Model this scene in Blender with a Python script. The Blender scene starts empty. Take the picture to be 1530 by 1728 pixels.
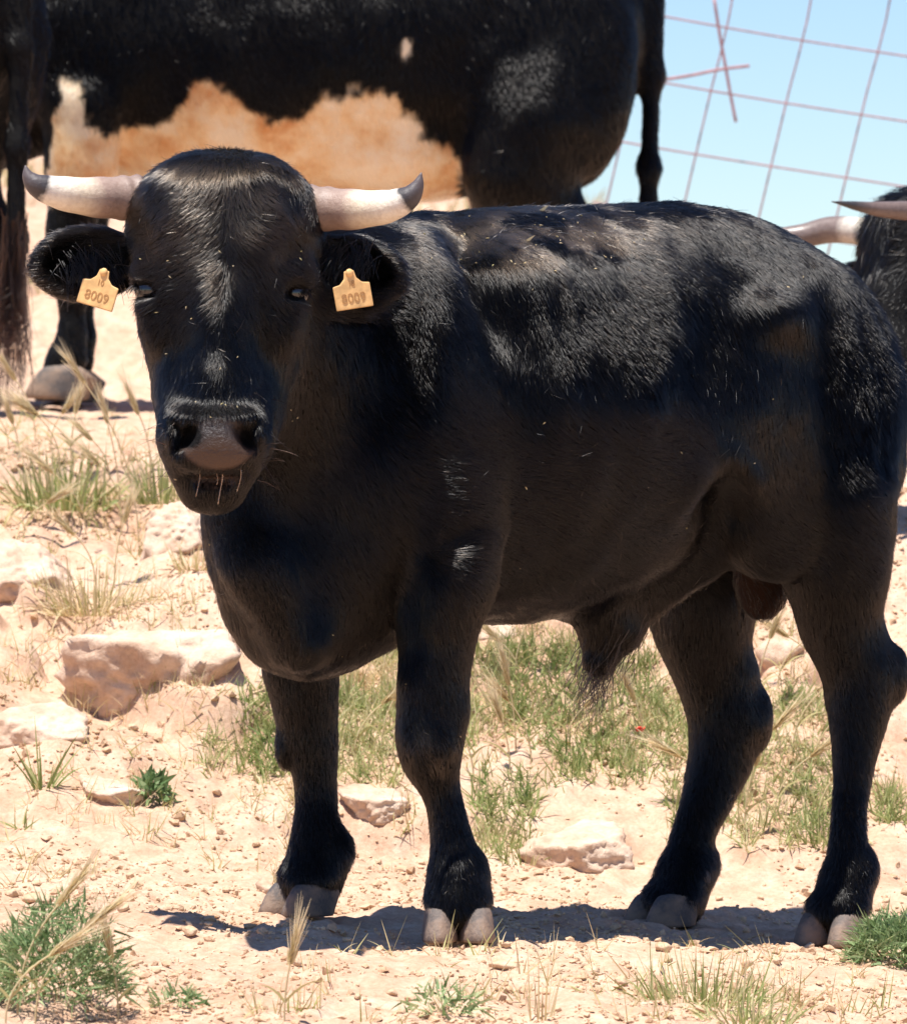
import bpy, math, random
import numpy as np
from mathutils import Vector, Matrix

# ------------------------------------------------------------------ camera, sky, sun, exposure
S = bpy.context.scene
COL = S.collection
CAM_D, CAM_Z = 10.0, 0.75
cam = bpy.data.objects.new('camera', bpy.data.cameras.new('camera'))
COL.objects.link(cam)
cam.location = (0, -CAM_D, CAM_Z)
cam.rotation_euler = (math.radians(90), 0, 0)
cam.data.sensor_fit = 'VERTICAL'
cam.data.sensor_height = 36.0
cam.data.lens = 36.0 * CAM_D / 1.728
cam.data.clip_start = 0.1
cam.data.clip_end = 3000
cam.data.dof.use_dof = True
cam.data.dof.focus_distance = 9.65
cam.data.dof.aperture_fstop = 12.5
S.camera = cam

SUN_TO = Vector((-0.16, -0.21, 0.95)).normalized()      # direction towards the sun
world = bpy.data.worlds.new('World'); S.world = world; world.use_nodes = True
wn = world.node_tree.nodes; wl = world.node_tree.links
sky = wn.new('ShaderNodeTexSky'); sky.sky_type = 'NISHITA'; sky.sun_disc = False
sky.sun_elevation = math.asin(SUN_TO.z)
sky.sun_rotation = math.atan2(SUN_TO.x, SUN_TO.y)
sky.air_density = 1.0; sky.dust_density = 0.0; sky.ozone_density = 6.0
hs = wn.new('ShaderNodeHueSaturation'); hs.inputs['Saturation'].default_value = 1.06; hs.inputs['Hue'].default_value = .508
wl.new(sky.outputs[0], hs.inputs['Color']); wl.new(hs.outputs[0], wn['Background'].inputs[0])
wn['Background'].inputs[1].default_value = 0.088
sd = bpy.data.lights.new('sun', 'SUN'); sd.energy = 5.0; sd.angle = math.radians(0.5); sd.color = (1.0, 0.965, 0.915)
so = bpy.data.objects.new('sun', sd); COL.objects.link(so)
so.rotation_euler = SUN_TO.to_track_quat('Z', 'Y').to_euler()
so.location = SUN_TO * 30
S.view_settings.view_transform = 'Standard'
S.view_settings.look = 'None'
S.view_settings.exposure = 0.80
S.view_settings.gamma = 1.0
S.render.engine = 'CYCLES'
S.cycles.max_bounces = 8
S.cycles.use_denoising = True
try:
    S.cycles_curves.shape = 'RIBBONS'
except Exception:
    pass

# ------------------------------------------------------------------ small helpers
rng = np.random.default_rng(7)
R = random.Random(11)

def W(px, py, y):
    """photo pixel at depth y (0 = the bull's plane) -> world point"""
    d = CAM_D + y
    return np.array([(px - 765) / 1000 * d / CAM_D, y, CAM_Z + (864 - py) / 1000 * d / CAM_D])

HF = -.10                                          # how far the head is carried in front of the chest
def WH(px, py, y): return W(px, py, y + HF)

def to_px(P):
    d = (CAM_D + P[..., 1]) / CAM_D
    return 765 + P[..., 0] / d * 1000, 864 - (P[..., 2] - CAM_Z) / d * 1000

_lat = np.random.default_rng(3).random((64, 64, 64)).astype(np.float32)
def noise3(P, scale, seed=0):
    """smooth value noise in -1..1"""
    q = np.asarray(P) / scale + seed * 17.31 + 1000.0
    i = np.floor(q).astype(int); f = q - i; f = f * f * (3 - 2 * f)
    i0 = i % 64; i1 = (i + 1) % 64
    x0, y0, z0 = i0[..., 0], i0[..., 1], i0[..., 2]; x1, y1, z1 = i1[..., 0], i1[..., 1], i1[..., 2]
    fx, fy, fz = f[..., 0], f[..., 1], f[..., 2]
    a = _lat[x0, y0, z0] * (1 - fx) + _lat[x1, y0, z0] * fx
    b = _lat[x0, y1, z0] * (1 - fx) + _lat[x1, y1, z0] * fx
    c = _lat[x0, y0, z1] * (1 - fx) + _lat[x1, y0, z1] * fx
    d = _lat[x0, y1, z1] * (1 - fx) + _lat[x1, y1, z1] * fx
    return 2 * ((a * (1 - fy) + b * fy) * (1 - fz) + (c * (1 - fy) + d * fy) * fz) - 1

def noise2(x, y, scale, seed=0):
    return noise3(np.stack([x, y, np.zeros_like(x) + seed * 3.7], -1), scale, seed)

def norm(v):
    v = np.asarray(v, float)
    return v / np.maximum(np.linalg.norm(v, axis=-1, keepdims=True), 1e-9)

def sstep(a, b, x):
    t = np.clip((x - a) / (b - a), 0, 1); return t * t * (3 - 2 * t)

def catmull(pts, n):
    P = np.asarray(pts, float); P = np.vstack([2 * P[0] - P[1], P, 2 * P[-1] - P[-2]])
    m = len(P) - 3; out = []
    for u in np.linspace(0, m - 1e-9, n):
        i = int(u); t = u - i; p0, p1, p2, p3 = P[i:i + 4]
        out.append(0.5 * (2 * p1 + (p2 - p0) * t + (2 * p0 - 5 * p1 + 4 * p2 - p3) * t * t + (3 * p1 - p0 - 3 * p2 + p3) * t ** 3))
    return np.array(out)

def mesh_np(name, V, F, smooth=True, attrs=None):
    me = bpy.data.meshes.new(name)
    V = np.asarray(V, np.float32); F = np.asarray(F, np.int32)
    me.vertices.add(len(V)); me.vertices.foreach_set('co', V.ravel())
    k = F.shape[1]
    me.loops.add(F.size); me.loops.foreach_set('vertex_index', F.ravel())
    me.polygons.add(len(F))
    me.polygons.foreach_set('loop_start', np.arange(0, F.size, k, dtype=np.int32))
    me.polygons.foreach_set('loop_total', np.full(len(F), k, np.int32))
    me.polygons.foreach_set('use_smooth', np.full(len(F), smooth))
    for an, av in (attrs or {}).items():
        a = me.attributes.new(an, 'FLOAT', 'POINT'); a.data.foreach_set('value', np.asarray(av, np.float32))
    me.update(calc_edges=True); me.validate()
    return me

def mesh_py(name, V, F, smooth=True, attrs=None):
    me = bpy.data.meshes.new(name)
    me.from_pydata([tuple(v) for v in V], [], [tuple(int(i) for i in f) for f in F])
    for p in me.polygons: p.use_smooth = smooth
    for an, av in (attrs or {}).items():
        a = me.attributes.new(an, 'FLOAT', 'POINT'); a.data.foreach_set('value', np.asarray(av, np.float32))
    me.update()
    return me

def link(name, data, parent=None, mat=None, loc=None):
    o = bpy.data.objects.new(name, data); COL.objects.link(o)
    if mat is not None and data is not None:
        data.materials.append(mat)
    if parent is not None: o.parent = parent
    if loc is not None: o.location = loc
    return o

def tag(o, label=None, cat=None, group=None, kind=None):
    for k, v in (('label', label), ('category', cat), ('group', group), ('kind', kind)):
        if v: o[k] = v
    return o

def tube(path, radii, seg=10, cap=True, start=0):
    P = np.asarray(path, float); n = len(P)
    T = norm(np.gradient(P, axis=0)); up = np.array([0.13, 0.31, 0.94]); V = []; F = []
    if abs(T[0] @ norm(up)) > .9: up = np.array([1.0, .2, .1])
    for i in range(n):
        a = norm(np.cross(T[i], up)); b = np.cross(a, T[i]); up = b
        for j in range(seg):
            w = 2 * math.pi * j / seg
            V.append(P[i] + radii[i] * (a * math.cos(w) + b * math.sin(w)))
    for i in range(n - 1):
        for j in range(seg):
            F.append((start + i * seg + j, start + i * seg + (j + 1) % seg, start + (i + 1) * seg + (j + 1) % seg, start + (i + 1) * seg + j))
    if cap:
        F.append(tuple(start + j for j in range(seg))[::-1]); F.append(tuple(start + (n - 1) * seg + j for j in range(seg)))
    return V, F

# ------------------------------------------------------------------ materials
class NT:
    def __init__(s, name):
        s.m = bpy.data.materials.new(name); s.m.use_nodes = True; s.t = s.m.node_tree; s.n = s.t.nodes; s.l = s.t.links
        s.out = s.n['Material Output']; s.p = s.n['Principled BSDF']
    def new(s, t, **kw):
        x = s.n.new(t)
        for k, v in kw.items(): setattr(x, k, v)
        return x
    def noise(s, scale, detail=4, rough=.55, coord='Object'):
        c = s.new('ShaderNodeTexCoord'); x = s.new('ShaderNodeTexNoise'); x.inputs['Scale'].default_value = scale
        x.inputs['Detail'].default_value = detail; x.inputs['Roughness'].default_value = rough
        s.l.new(c.outputs[coord], x.inputs['Vector']); return x.outputs['Fac']
    def ramp(s, src, stops):
        r = s.new('ShaderNodeValToRGB'); e = r.color_ramp.elements
        while len(e) < len(stops): e.new(.5)
        for i, (p, c) in enumerate(stops): e[i].position = p; e[i].color = (*c, 1)
        s.l.new(src, r.inputs[0]); return r.outputs[0]
    def mix(s, f, a, b, mode='MIX'):
        x = s.new('ShaderNodeMix', data_type='RGBA', blend_type=mode)
        for k, v in ((0, f), (6, a), (7, b)):
            if hasattr(v, 'is_linked'): s.l.new(v, x.inputs[k])
            elif k == 0: x.inputs[0].default_value = v
            else: x.inputs[k].default_value = (*v, 1)
        return x.outputs[2]
    def attr(s, name):
        a = s.new('ShaderNodeAttribute'); a.attribute_name = name; return a.outputs['Fac']
    def bump(s, src, strength, dist, prev=None):
        b = s.new('ShaderNodeBump'); b.inputs['Strength'].default_value = strength; b.inputs['Distance'].default_value = dist
        s.l.new(src, b.inputs['Height'])
        if prev is not None: s.l.new(prev, b.inputs['Normal'])
        return b.outputs[0]
    def set(s, **kw):
        for k, v in kw.items():
            k = k.replace('_', ' ')
            if hasattr(v, 'is_linked'): s.l.new(v, s.p.inputs[k])
            else: s.p.inputs[k].default_value = (*v, 1) if isinstance(v, tuple) and len(v) == 3 else v
        return s.m

def soil_mat():
    t = NT('dry_soil')
    big = t.ramp(t.noise(1.3, 5), [(.32, (.48, .28, .175)), (.55, (.58, .395, .265)), (.75, (.66, .50, .37))])
    mid = t.ramp(t.noise(16, 6, .65), [(.3, (.36, .20, .125)), (.5, (.58, .39, .275)), (.72, (.72, .56, .44))])
    c = t.mix(.5, big, mid)
    fine = t.ramp(t.noise(120, 4, .7), [(.3, (.60, .50, .44)), (.62, (1, 1, 1))])
    c = t.mix(.55, c, fine, 'MULTIPLY')
    b = t.bump(t.noise(70, 6, .7), .5, .006)
    b = t.bump(t.noise(300, 3, .7), .5, .002, b)
    return t.set(Base_Color=c, Roughness=.95, Normal=b, Specular_IOR_Level=.15)

def rock_mat(name, a, b_, c_):
    t = NT(name)
    c = t.ramp(t.noise(9, 7, .62), [(.3, a), (.52, b_), (.75, c_)])
    c = t.mix(.4, c, t.ramp(t.noise(90, 4, .7), [(.3, (.62, .52, .45)), (.6, (1, 1, 1))]), 'MULTIPLY')
    b = t.bump(t.noise(25, 7, .65), .6, .012); b = t.bump(t.noise(160, 4, .7), .5, .003, b)
    return t.set(Base_Color=c, Roughness=.93, Normal=b, Specular_IOR_Level=.15)

def grass_mat(name, a, b_, c_):
    """blade colour from the per-blade 'tint' attribute"""
    t = NT(name)
    c = t.ramp(t.attr('tint'), [(0, a), (.5, b_), (1, c_)])
    tr = t.new('ShaderNodeBsdfTranslucent'); t.l.new(c, tr.inputs[0])
    ms = t.new('ShaderNodeMixShader'); ms.inputs[0].default_value = .35
    t.set(Base_Color=c, Roughness=.6, Specular_IOR_Level=.25)
    t.l.new(t.p.outputs[0], ms.inputs[1]); t.l.new(tr.outputs[0], ms.inputs[2]); t.l.new(ms.outputs[0], t.out.inputs[0])
    return t.m

def hair_mat(name, dark, pale=None, dust=(.10, .075, .055), rough=.32, ior=1.31):
    t = NT(name); t.n.remove(t.p)
    h = t.new('ShaderNodeBsdfHairPrincipled'); h.model = 'CHIANG'; h.parametrization = 'COLOR'
    c = t.mix(t.attr('dust'), dark, dust)
    if pale is not None: c = t.mix(t.attr('tan'), c, t.ramp(t.noise(5.5, 6, .65), [(.36, (.72, .36, .15)), (.48, pale), (.6, (.95, .84, .66))]))
    t.l.new(c, h.inputs['Color'])
    h.inputs['Roughness'].default_value = rough; h.inputs['Radial Roughness'].default_value = .55
    h.inputs['Random Roughness'].default_value = .3; h.inputs['IOR'].default_value = ior
    t.l.new(h.outputs[0], t.out.inputs[0]); return t.m

def hide_mat(name, pale=None):
    t = NT(name)
    c = t.ramp(t.noise(60, 4), [(.3, (.003, .0028, .003)), (.7, (.006, .0056, .006))])
    nz = t.ramp(t.noise(110, 5, .7), [(.3, (.020, .015, .0145)), (.7, (.046, .034, .031))])
    c = t.mix(t.attr('nose'), c, nz)
    c = t.mix(t.attr('mud'), c, (.072, .038, .022))
    c = t.mix(t.attr('warm'), c, (.022, .009, .005))
    if pale is not None: c = t.mix(t.attr('tan'), c, t.ramp(t.noise(5.5, 6, .65), [(.36, (.66, .33, .14)), (.48, (.82, .58, .33)), (.6, (.88, .74, .54))]))
    r = t.new('ShaderNodeMapRange'); t.l.new(t.attr('nose'), r.inputs[0]); r.inputs[3].default_value = .7; r.inputs[4].default_value = .42
    b = t.bump(t.noise(150, 4, .7), .8, .005)
    sp = t.new('ShaderNodeMapRange'); t.l.new(t.attr('nose'), sp.inputs[0]); sp.inputs[3].default_value = .12; sp.inputs[4].default_value = .4
    return t.set(Base_Color=c, Roughness=r.outputs[0], Normal=b, Specular_IOR_Level=sp.outputs[0])

def horn_mat():
    t = NT('horn'); u = t.attr('u')
    wob = t.new('ShaderNodeMath', operation='MULTIPLY_ADD'); t.l.new(t.noise(38, 4), wob.inputs[0]); wob.inputs[1].default_value = .10
    t.l.new(u, wob.inputs[2])
    c = t.ramp(wob.outputs[0], [(.0, (.13, .095, .08)), (.10, (.24, .165, .13)), (.40, (.33, .23, .18)), (.54, (.68, .57, .42)), (.72, (.76, .68, .55)), (.80, (.70, .64, .55)), (.835, (.035, .03, .032)), (1, (.10, .08, .08))])
    c = t.mix(.3, c, t.ramp(t.noise(140, 3), [(.35, (.6, .5, .45)), (.6, (1, 1, 1))]), 'MULTIPLY')
    b = t.bump(t.noise(90, 5, .7), .6, .003)
    return t.set(Base_Color=c, Roughness=.5, Normal=b, Subsurface_Weight=.0)

def dark_horn_mat():
    t = NT('dark_horn'); c = t.ramp(t.attr('u'), [(.0, (.58, .53, .45)), (.08, (.52, .46, .39)), (.13, (.20, .15, .13)), (.8, (.16, .115, .10)), (.9, (.04, .035, .035))])
    c = t.mix(.4, c, t.ramp(t.noise(120, 3), [(.35, (.5, .45, .4)), (.6, (1, 1, 1))]), 'MULTIPLY')
    return t.set(Base_Color=c, Roughness=.4, Normal=t.bump(t.noise(160, 3), .25, .002))

def hoof_mat(name, a, b_):
    t = NT(name); c = t.ramp(t.noise(28, 5, .65), [(.32, a), (.62, b_)])
    c = t.mix(t.ramp(t.noise(14, 6, .7), [(.42, (0, 0, 0)), (.62, (.85, .85, .85))]), c, (.25, .165, .11))
    return t.set(Base_Color=c, Roughness=.75, Normal=t.bump(t.noise(90, 5, .65), .6, .004))

def plain(name, col, rough=.6, var=.25, scale=60, **kw):
    t = NT(name)
    c = t.ramp(t.noise(scale, 5), [(.3, tuple(x * (1 - var) for x in col)), (.7, tuple(min(1, x * (1 + var)) for x in col))])
    return t.set(Base_Color=c, Roughness=rough, Normal=t.bump(t.noise(scale * 3, 3), .3, .002), **kw)

M = dict(
    soil=soil_mat(),
    rock=rock_mat('limestone', (.40, .25, .16), (.58, .41, .29), (.68, .53, .41)),
    white_rock=rock_mat('pale_limestone', (.46, .30, .20), (.62, .45, .33), (.72, .58, .46)),
    clod=rock_mat('clod_soil', (.46, .28, .16), (.60, .42, .27), (.68, .52, .37)),
    green=grass_mat('green_grass', (.13, .20, .05), (.36, .40, .15), (.66, .58, .34)),
    straw=grass_mat('dry_grass', (.30, .33, .10), (.60, .48, .25), (.74, .62, .40)),
    herb=grass_mat('green_herb', (.10, .17, .06), (.24, .33, .14), (.50, .53, .29)),
    hide=hide_mat('black_hide'),
    hide_tan=hide_mat('black_and_tan_hide', True),
    coat=hair_mat('black_coat', (.002, .002, .0024), rough=.13),
    coat_tan=hair_mat('black_and_tan_coat', (.002, .002, .0022), (.90, .68, .42), rough=.15),
    long_hair=hair_mat('black_long_hair', (.005, .004, .004), rough=.25, ior=1.36),
    brown_hair=hair_mat('brown_tail_hair', (.006, .0035, .003), dust=(.035, .014, .007), rough=.22),
    horn=horn_mat(), dark_horn=dark_horn_mat(),
    hoof=hoof_mat('hoof_horn', (.050, .048, .050), (.12, .10, .09)),
    hoof_pale=hoof_mat('pale_hoof_horn', (.085, .070, .062), (.21, .155, .125)),
    tag=plain('orange_plastic', (.66, .40, .16), .6, .3, 38),
    ink=plain('faded_ink', (.42, .21, .07), .7, .2, 200),
    rust=plain('rusty_wire', (.34, .19, .20), .7, .25, 50),
    poppy=plain('poppy_petal', (.75, .04, .02), .6, .15, 100),
)
t_ = NT('eye_gloss'); M['eye'] = t_.set(Base_Color=(.012, .008, .006), Roughness=.06, Coat_Weight=.6)
t_ = NT('saliva'); M['saliva'] = t_.set(Base_Color=(.45, .28, .17), Roughness=.12, Transmission_Weight=.55, IOR=1.34)

# ------------------------------------------------------------------ terrain
PROF = [(-80, -3.5), (-30, -1.6), (-10, -.50), (-3, -.07), (-1.5, .015), (-.4, .052), (.3, .048), (.9, .075), (1.55, .34), (2.3, .60),
        (3.2, .865), (4.0, .93), (5.4, .985), (8, 1.19), (12, 1.66), (16, 2.16), (18, 2.18), (22, 1.9), (40, -1.5), (120, -14), (600, -30)]
PY = np.array([p[0] for p in PROF]); PZ = np.array([p[1] for p in PROF])
LY = np.array([-5, .6, 3, 7, 12, 30]); LS = np.array([-.07, -.07, -.035, -.03, -.12, -.12])
def ground(x, y, fine=True):
    x = np.asarray(x, float); y = np.asarray(y, float)
    z = np.zeros_like(y)
    for o, w in ((-1, .25), (-.4, .25), (.4, .25), (1, .25)):
        z = z + w * np.interp(y + o * np.clip(.22 + .03 * np.abs(y), 0, 1.5) * sstep(-.2, .9, np.abs(y - .2)), PY, PZ)
    xc = np.clip(x, -4, 4)
    z = z + np.interp(y, LY, LS) * xc - .24 * np.maximum(xc - .35, 0) * sstep(7, 13, y)
    bank = sstep(.6, 1.4, y) * (1 - .88 * sstep(2.5, 3.3, y) * sstep(7.2, 6.4, y))
    if fine:
        near = 1 - sstep(9, 30, np.hypot(x, y))
        z = z + bank * near * (1 + .5 * sstep(.9, 1.6, y) * sstep(4.2, 3.4, y)) * (.05 * noise2(x, y, .62, 1) + .040 * noise2(x, y, .27, 2) + .022 * np.abs(noise2(x, y, .13, 9)) + .05 * sstep(-.06, .06, noise2(x, y, .42, 13) + .25 * noise2(x, y, .1, 14)))
        z = z + near * (.010 * noise2(x, y, .33, 3) + .011 * noise2(x, y, .11, 4) + .009 * noise2(x, y, .046, 5) + .006 * noise2(x, y, .021, 6))
        z = z + (1 - near) * .5 * noise2(x, y, 14, 7) * sstep(40, 90, np.hypot(x, y))
    return z

def axis(lo, hi, step, far_lo, far_hi, g=1.22):
    a = list(np.arange(lo, hi, step)); s = step; v = a[-1]
    while v < far_hi: s *= g; v += s; a.append(v)
    s = step; v = a[0]; pre = []
    while v > far_lo: s *= g; v -= s; pre.append(v)
    return np.array(pre[::-1] + a)
gx = axis(-1.5, 1.5, .0085, -400, 400)
gy1 = np.arange(-1.9, 2.2, .0095); gy2 = 2.2 + np.cumsum(np.linspace(.0095, .05, 260))
gy = np.concatenate([axis(-1.9, -1.8, .0095, -80, -1.81)[:-1][: -10], gy1, gy2]); gy = np.unique(gy)
s_ = .06; v_ = gy[-1]; ext = []
while v_ < 600: v_ += s_; ext.append(v_); s_ *= 1.2
gy = np.concatenate([gy, ext])
GX, GY = np.meshgrid(gx, gy, indexing='ij')
GZ = ground(GX, GY)
nx, ny = GX.shape
idx = np.arange(nx * ny).reshape(nx, ny)
GF = np.stack([idx[:-1, :-1], idx[1:, :-1], idx[1:, 1:], idx[:-1, 1:]], -1).reshape(-1, 4)
gnd = link('ground', mesh_np('ground', np.stack([GX, GY, GZ], -1).reshape(-1, 3), GF), mat=M['soil'])
tag(gnd, kind='structure')

def gz(x, y): return float(ground(np.array([x]), np.array([y]))[0])
def on_ground(px, py):
    """walk the camera ray through a photo pixel until it meets the ground"""
    ys = np.arange(-3.0, 24, .01); d = (CAM_D + ys) / CAM_D
    x = (px - 765) / 1000 * d; z = CAM_Z + (864 - py) / 1000 * d
    g = ground(x, ys)
    hit = np.nonzero(g >= z)[0]
    i = hit[0] if len(hit) else len(ys) - 1
    return np.array([x[i], ys[i], g[i]])

# ------------------------------------------------------------------ loose stones and clods
def ico():
    t = (1 + 5 ** .5) / 2
    V = norm(np.array([(-1, t, 0), (1, t, 0), (-1, -t, 0), (1, -t, 0), (0, -1, t), (0, 1, t), (0, -1, -t), (0, 1, -t), (t, 0, -1), (t, 0, 1), (-t, 0, -1), (-t, 0, 1)]))
    F = np.array([(0, 11, 5), (0, 5, 1), (0, 1, 7), (0, 7, 10), (0, 10, 11), (1, 5, 9), (5, 11, 4), (11, 10, 2), (10, 7, 6), (7, 1, 8),
                  (3, 9, 4), (3, 4, 2), (3, 2, 6), (3, 6, 8), (3, 8, 9), (4, 9, 5), (2, 4, 11), (6, 2, 10), (8, 6, 7), (9, 8, 1)])
    return V, F
ICO_V, ICO_F = ico()
def subdiv(V, F):
    V = list(map(tuple, V)); cache = {}; out = []
    def mid(a, b):
        k = (min(a, b), max(a, b))
        if k not in cache:
            cache[k] = len(V); V.append(tuple(norm((np.array(V[a]) + np.array(V[b])) / 2)))
        return cache[k]
    for a, b, c in F:
        x, y, z = mid(a, b), mid(b, c), mid(c, a); out += [(a, x, z), (b, y, x), (c, z, y), (x, y, z)]
    return np.array(V), np.array(out)
I1 = subdiv(ICO_V, ICO_F); I2 = subdiv(*I1); I3 = subdiv(*I2); I4 = subdiv(*I3)

def scatter_stones(name, pts, sizes, mat, label):
    n = len(pts)
    V = ICO_V[None] * (1 + .35 * rng.standard_normal((n, 12, 1)).clip(-1.4, 1.4)) * rng.uniform(.6, 1.25, (n, 1, 3)) * np.array([1, 1, .75])
    a = rng.uniform(0, 6.28, n); c, s = np.cos(a)[:, None], np.sin(a)[:, None]
    V = np.stack([V[..., 0] * c - V[..., 1] * s, V[..., 0] * s + V[..., 1] * c, V[..., 2]], -1) * sizes[:, None, None] + pts[:, None]
    F = (ICO_F[None] + 12 * np.arange(n)[:, None, None]).reshape(-1, 3)
    o = link(name, mesh_np(name, V.reshape(-1, 3), F, smooth=False), mat=mat)
    return tag(o, label, None, None, 'stuff')
n = 60000
u = rng.random(n)
yy = -1.75 + 5.0 * u ** 1.25; xx = rng.uniform(-1, 1, n) * (.95 + .08 * (yy + 1.75))
keep = 1.5 * noise2(xx, yy, .26, 21) + .7 * noise2(xx, yy, .08, 22) + .9 * rng.random(n) > .35
xx, yy = xx[keep], yy[keep]
sz = np.clip(.0022 * np.exp(rng.normal(0, .6, len(xx))), .0009, .010) * (1 + .08 * np.maximum(yy, 0))
g_ = scatter_stones('gravel', np.stack([xx, yy, ground(xx, yy) + sz * .25], -1), sz, M['clod'], 'small clods and grit strewn over the dry orange soil')
g_['category'] = 'gravel'

def rock(px, py, w, h, dep, label, mat='rock', name='rock', seed=0, sink=.35, rough=.22, sub=I3, group=None, flat=0):
    """rock standing at the ground point seen at (px, py); w, h, dep are half sizes in metres"""
    p = on_ground(px, py); p[1] += dep * .8
    p[2] = gz(p[0], p[1])
    V = sub[0].copy(); sd_ = np.full(3, seed * 3.1)
    r = 1 + .35 * rough * noise3(V + sd_, .75, seed) + .3 * rough * np.abs(noise3(V + sd_, .28, seed + 1)) + .28 * rough * noise3(V + sd_, .12, seed + 2)
    gp = np.random.default_rng(seed + 900); pn = norm(gp.standard_normal((22, 3))); pd = gp.uniform(.60, .95, 22)
    cut = np.min(np.where(V @ pn.T > .05, pd / np.maximum(V @ pn.T, .05), 9), 1).clip(.5, 1.25)
    V = V * (r * cut)[:, None]
    if flat: V[:, 2] = np.minimum(V[:, 2], flat + .08 * noise3(V, .3, seed))
    V = V * np.array([w, dep, h])
    o = link(name, mesh_np(name, V, sub[1], smooth=True), mat=M[mat], loc=(p[0], p[1], p[2] + h * (1 - 2 * sink)))
    return tag(o, label, 'rock', group)
rock(275, 1188, .20, .16, .24, 'large sunlit boulder in the bank left of the bull\'s chest', 'white_rock', 'boulder', 1, .70, .3, I4, flat=.55)
rock(60, 1265, .13, .075, .12, 'pale rock half buried below the bank at the left edge', 'white_rock', seed=3, sink=.66, sub=I4)
rock(185, 1345, .085, .045, .09, 'flat whitish stone beside the small green weed', 'white_rock', seed=5, sink=.66, sub=I4)
rock(985, 1480, .115, .085, .12, 'broad white rock between the near foreleg and far hind leg', 'white_rock', seed=9, sink=.66, rough=.3, sub=I4)
rock(640, 1400, .075, .05, .1, 'low pale rock between the two forelegs', 'white_rock', seed=12, sink=.66, sub=I4)
rock(40, 1020, .12, .10, .14, 'pale broken ledge in the bank under the leftmost barley', 'white_rock', seed=15, sink=.66, rough=.3, sub=I4)
rock(300, 930, .10, .08, .11, 'whitish ledge in the bank just left of the bull\'s chin', 'white_rock', seed=18, sink=.66, rough=.3, sub=I4)
rock(840, 1085, .06, .05, .06, 'small brown rock in the bank behind the near foreleg', 'rock', seed=22, sink=.66)
rock(1320, 1120, .05, .05, .05, 'brown rock in the bank seen between the hind legs', 'rock', seed=25, sink=.66)
rock(1070, 1085, .06, .045, .06, 'pale rock in the bank behind the belly hair', 'white_rock', seed=27, sink=.66)
rock(452, 1512, .021, .017, .022, 'grey stone against the heel of the far forefoot', 'rock', 'stone', 31, .25, sub=I2)
rock(322, 1585, .012, .010, .012, 'small dark stone at the left tip of the shadow', 'clod', 'stone', 33, .2, sub=I2)
rock(850, 1640, .030, .010, .03, 'flat orange clod in front of the near forefoot', 'clod', 'clod', 35, .3, sub=I2)
rock(60, 1525, .03, .012, .02, 'flat clod lying above the green cushion plant at lower left', 'clod', 'clod', 37, .3, sub=I2)
rock(1120, 1610, .016, .012, .016, 'small clod in front of the far hind foot', 'clod', 'clod', 39, .3, sub=I2)
for i in range(46):
    px = R.uniform(0, 1530); py = R.choice([R.uniform(1500, 1728), R.uniform(1230, 1728)])
    p = on_ground(px, py)
    if p[1] > 2: continue
    s = R.uniform(.006, .013)
    o = rock(px, py, s, s * .7, s, 'crumbly orange clod lying loose on the dry soil', 'clod', 'clod', 50 + i, .3, .3, I2, 'loose clods on the soil')

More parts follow.
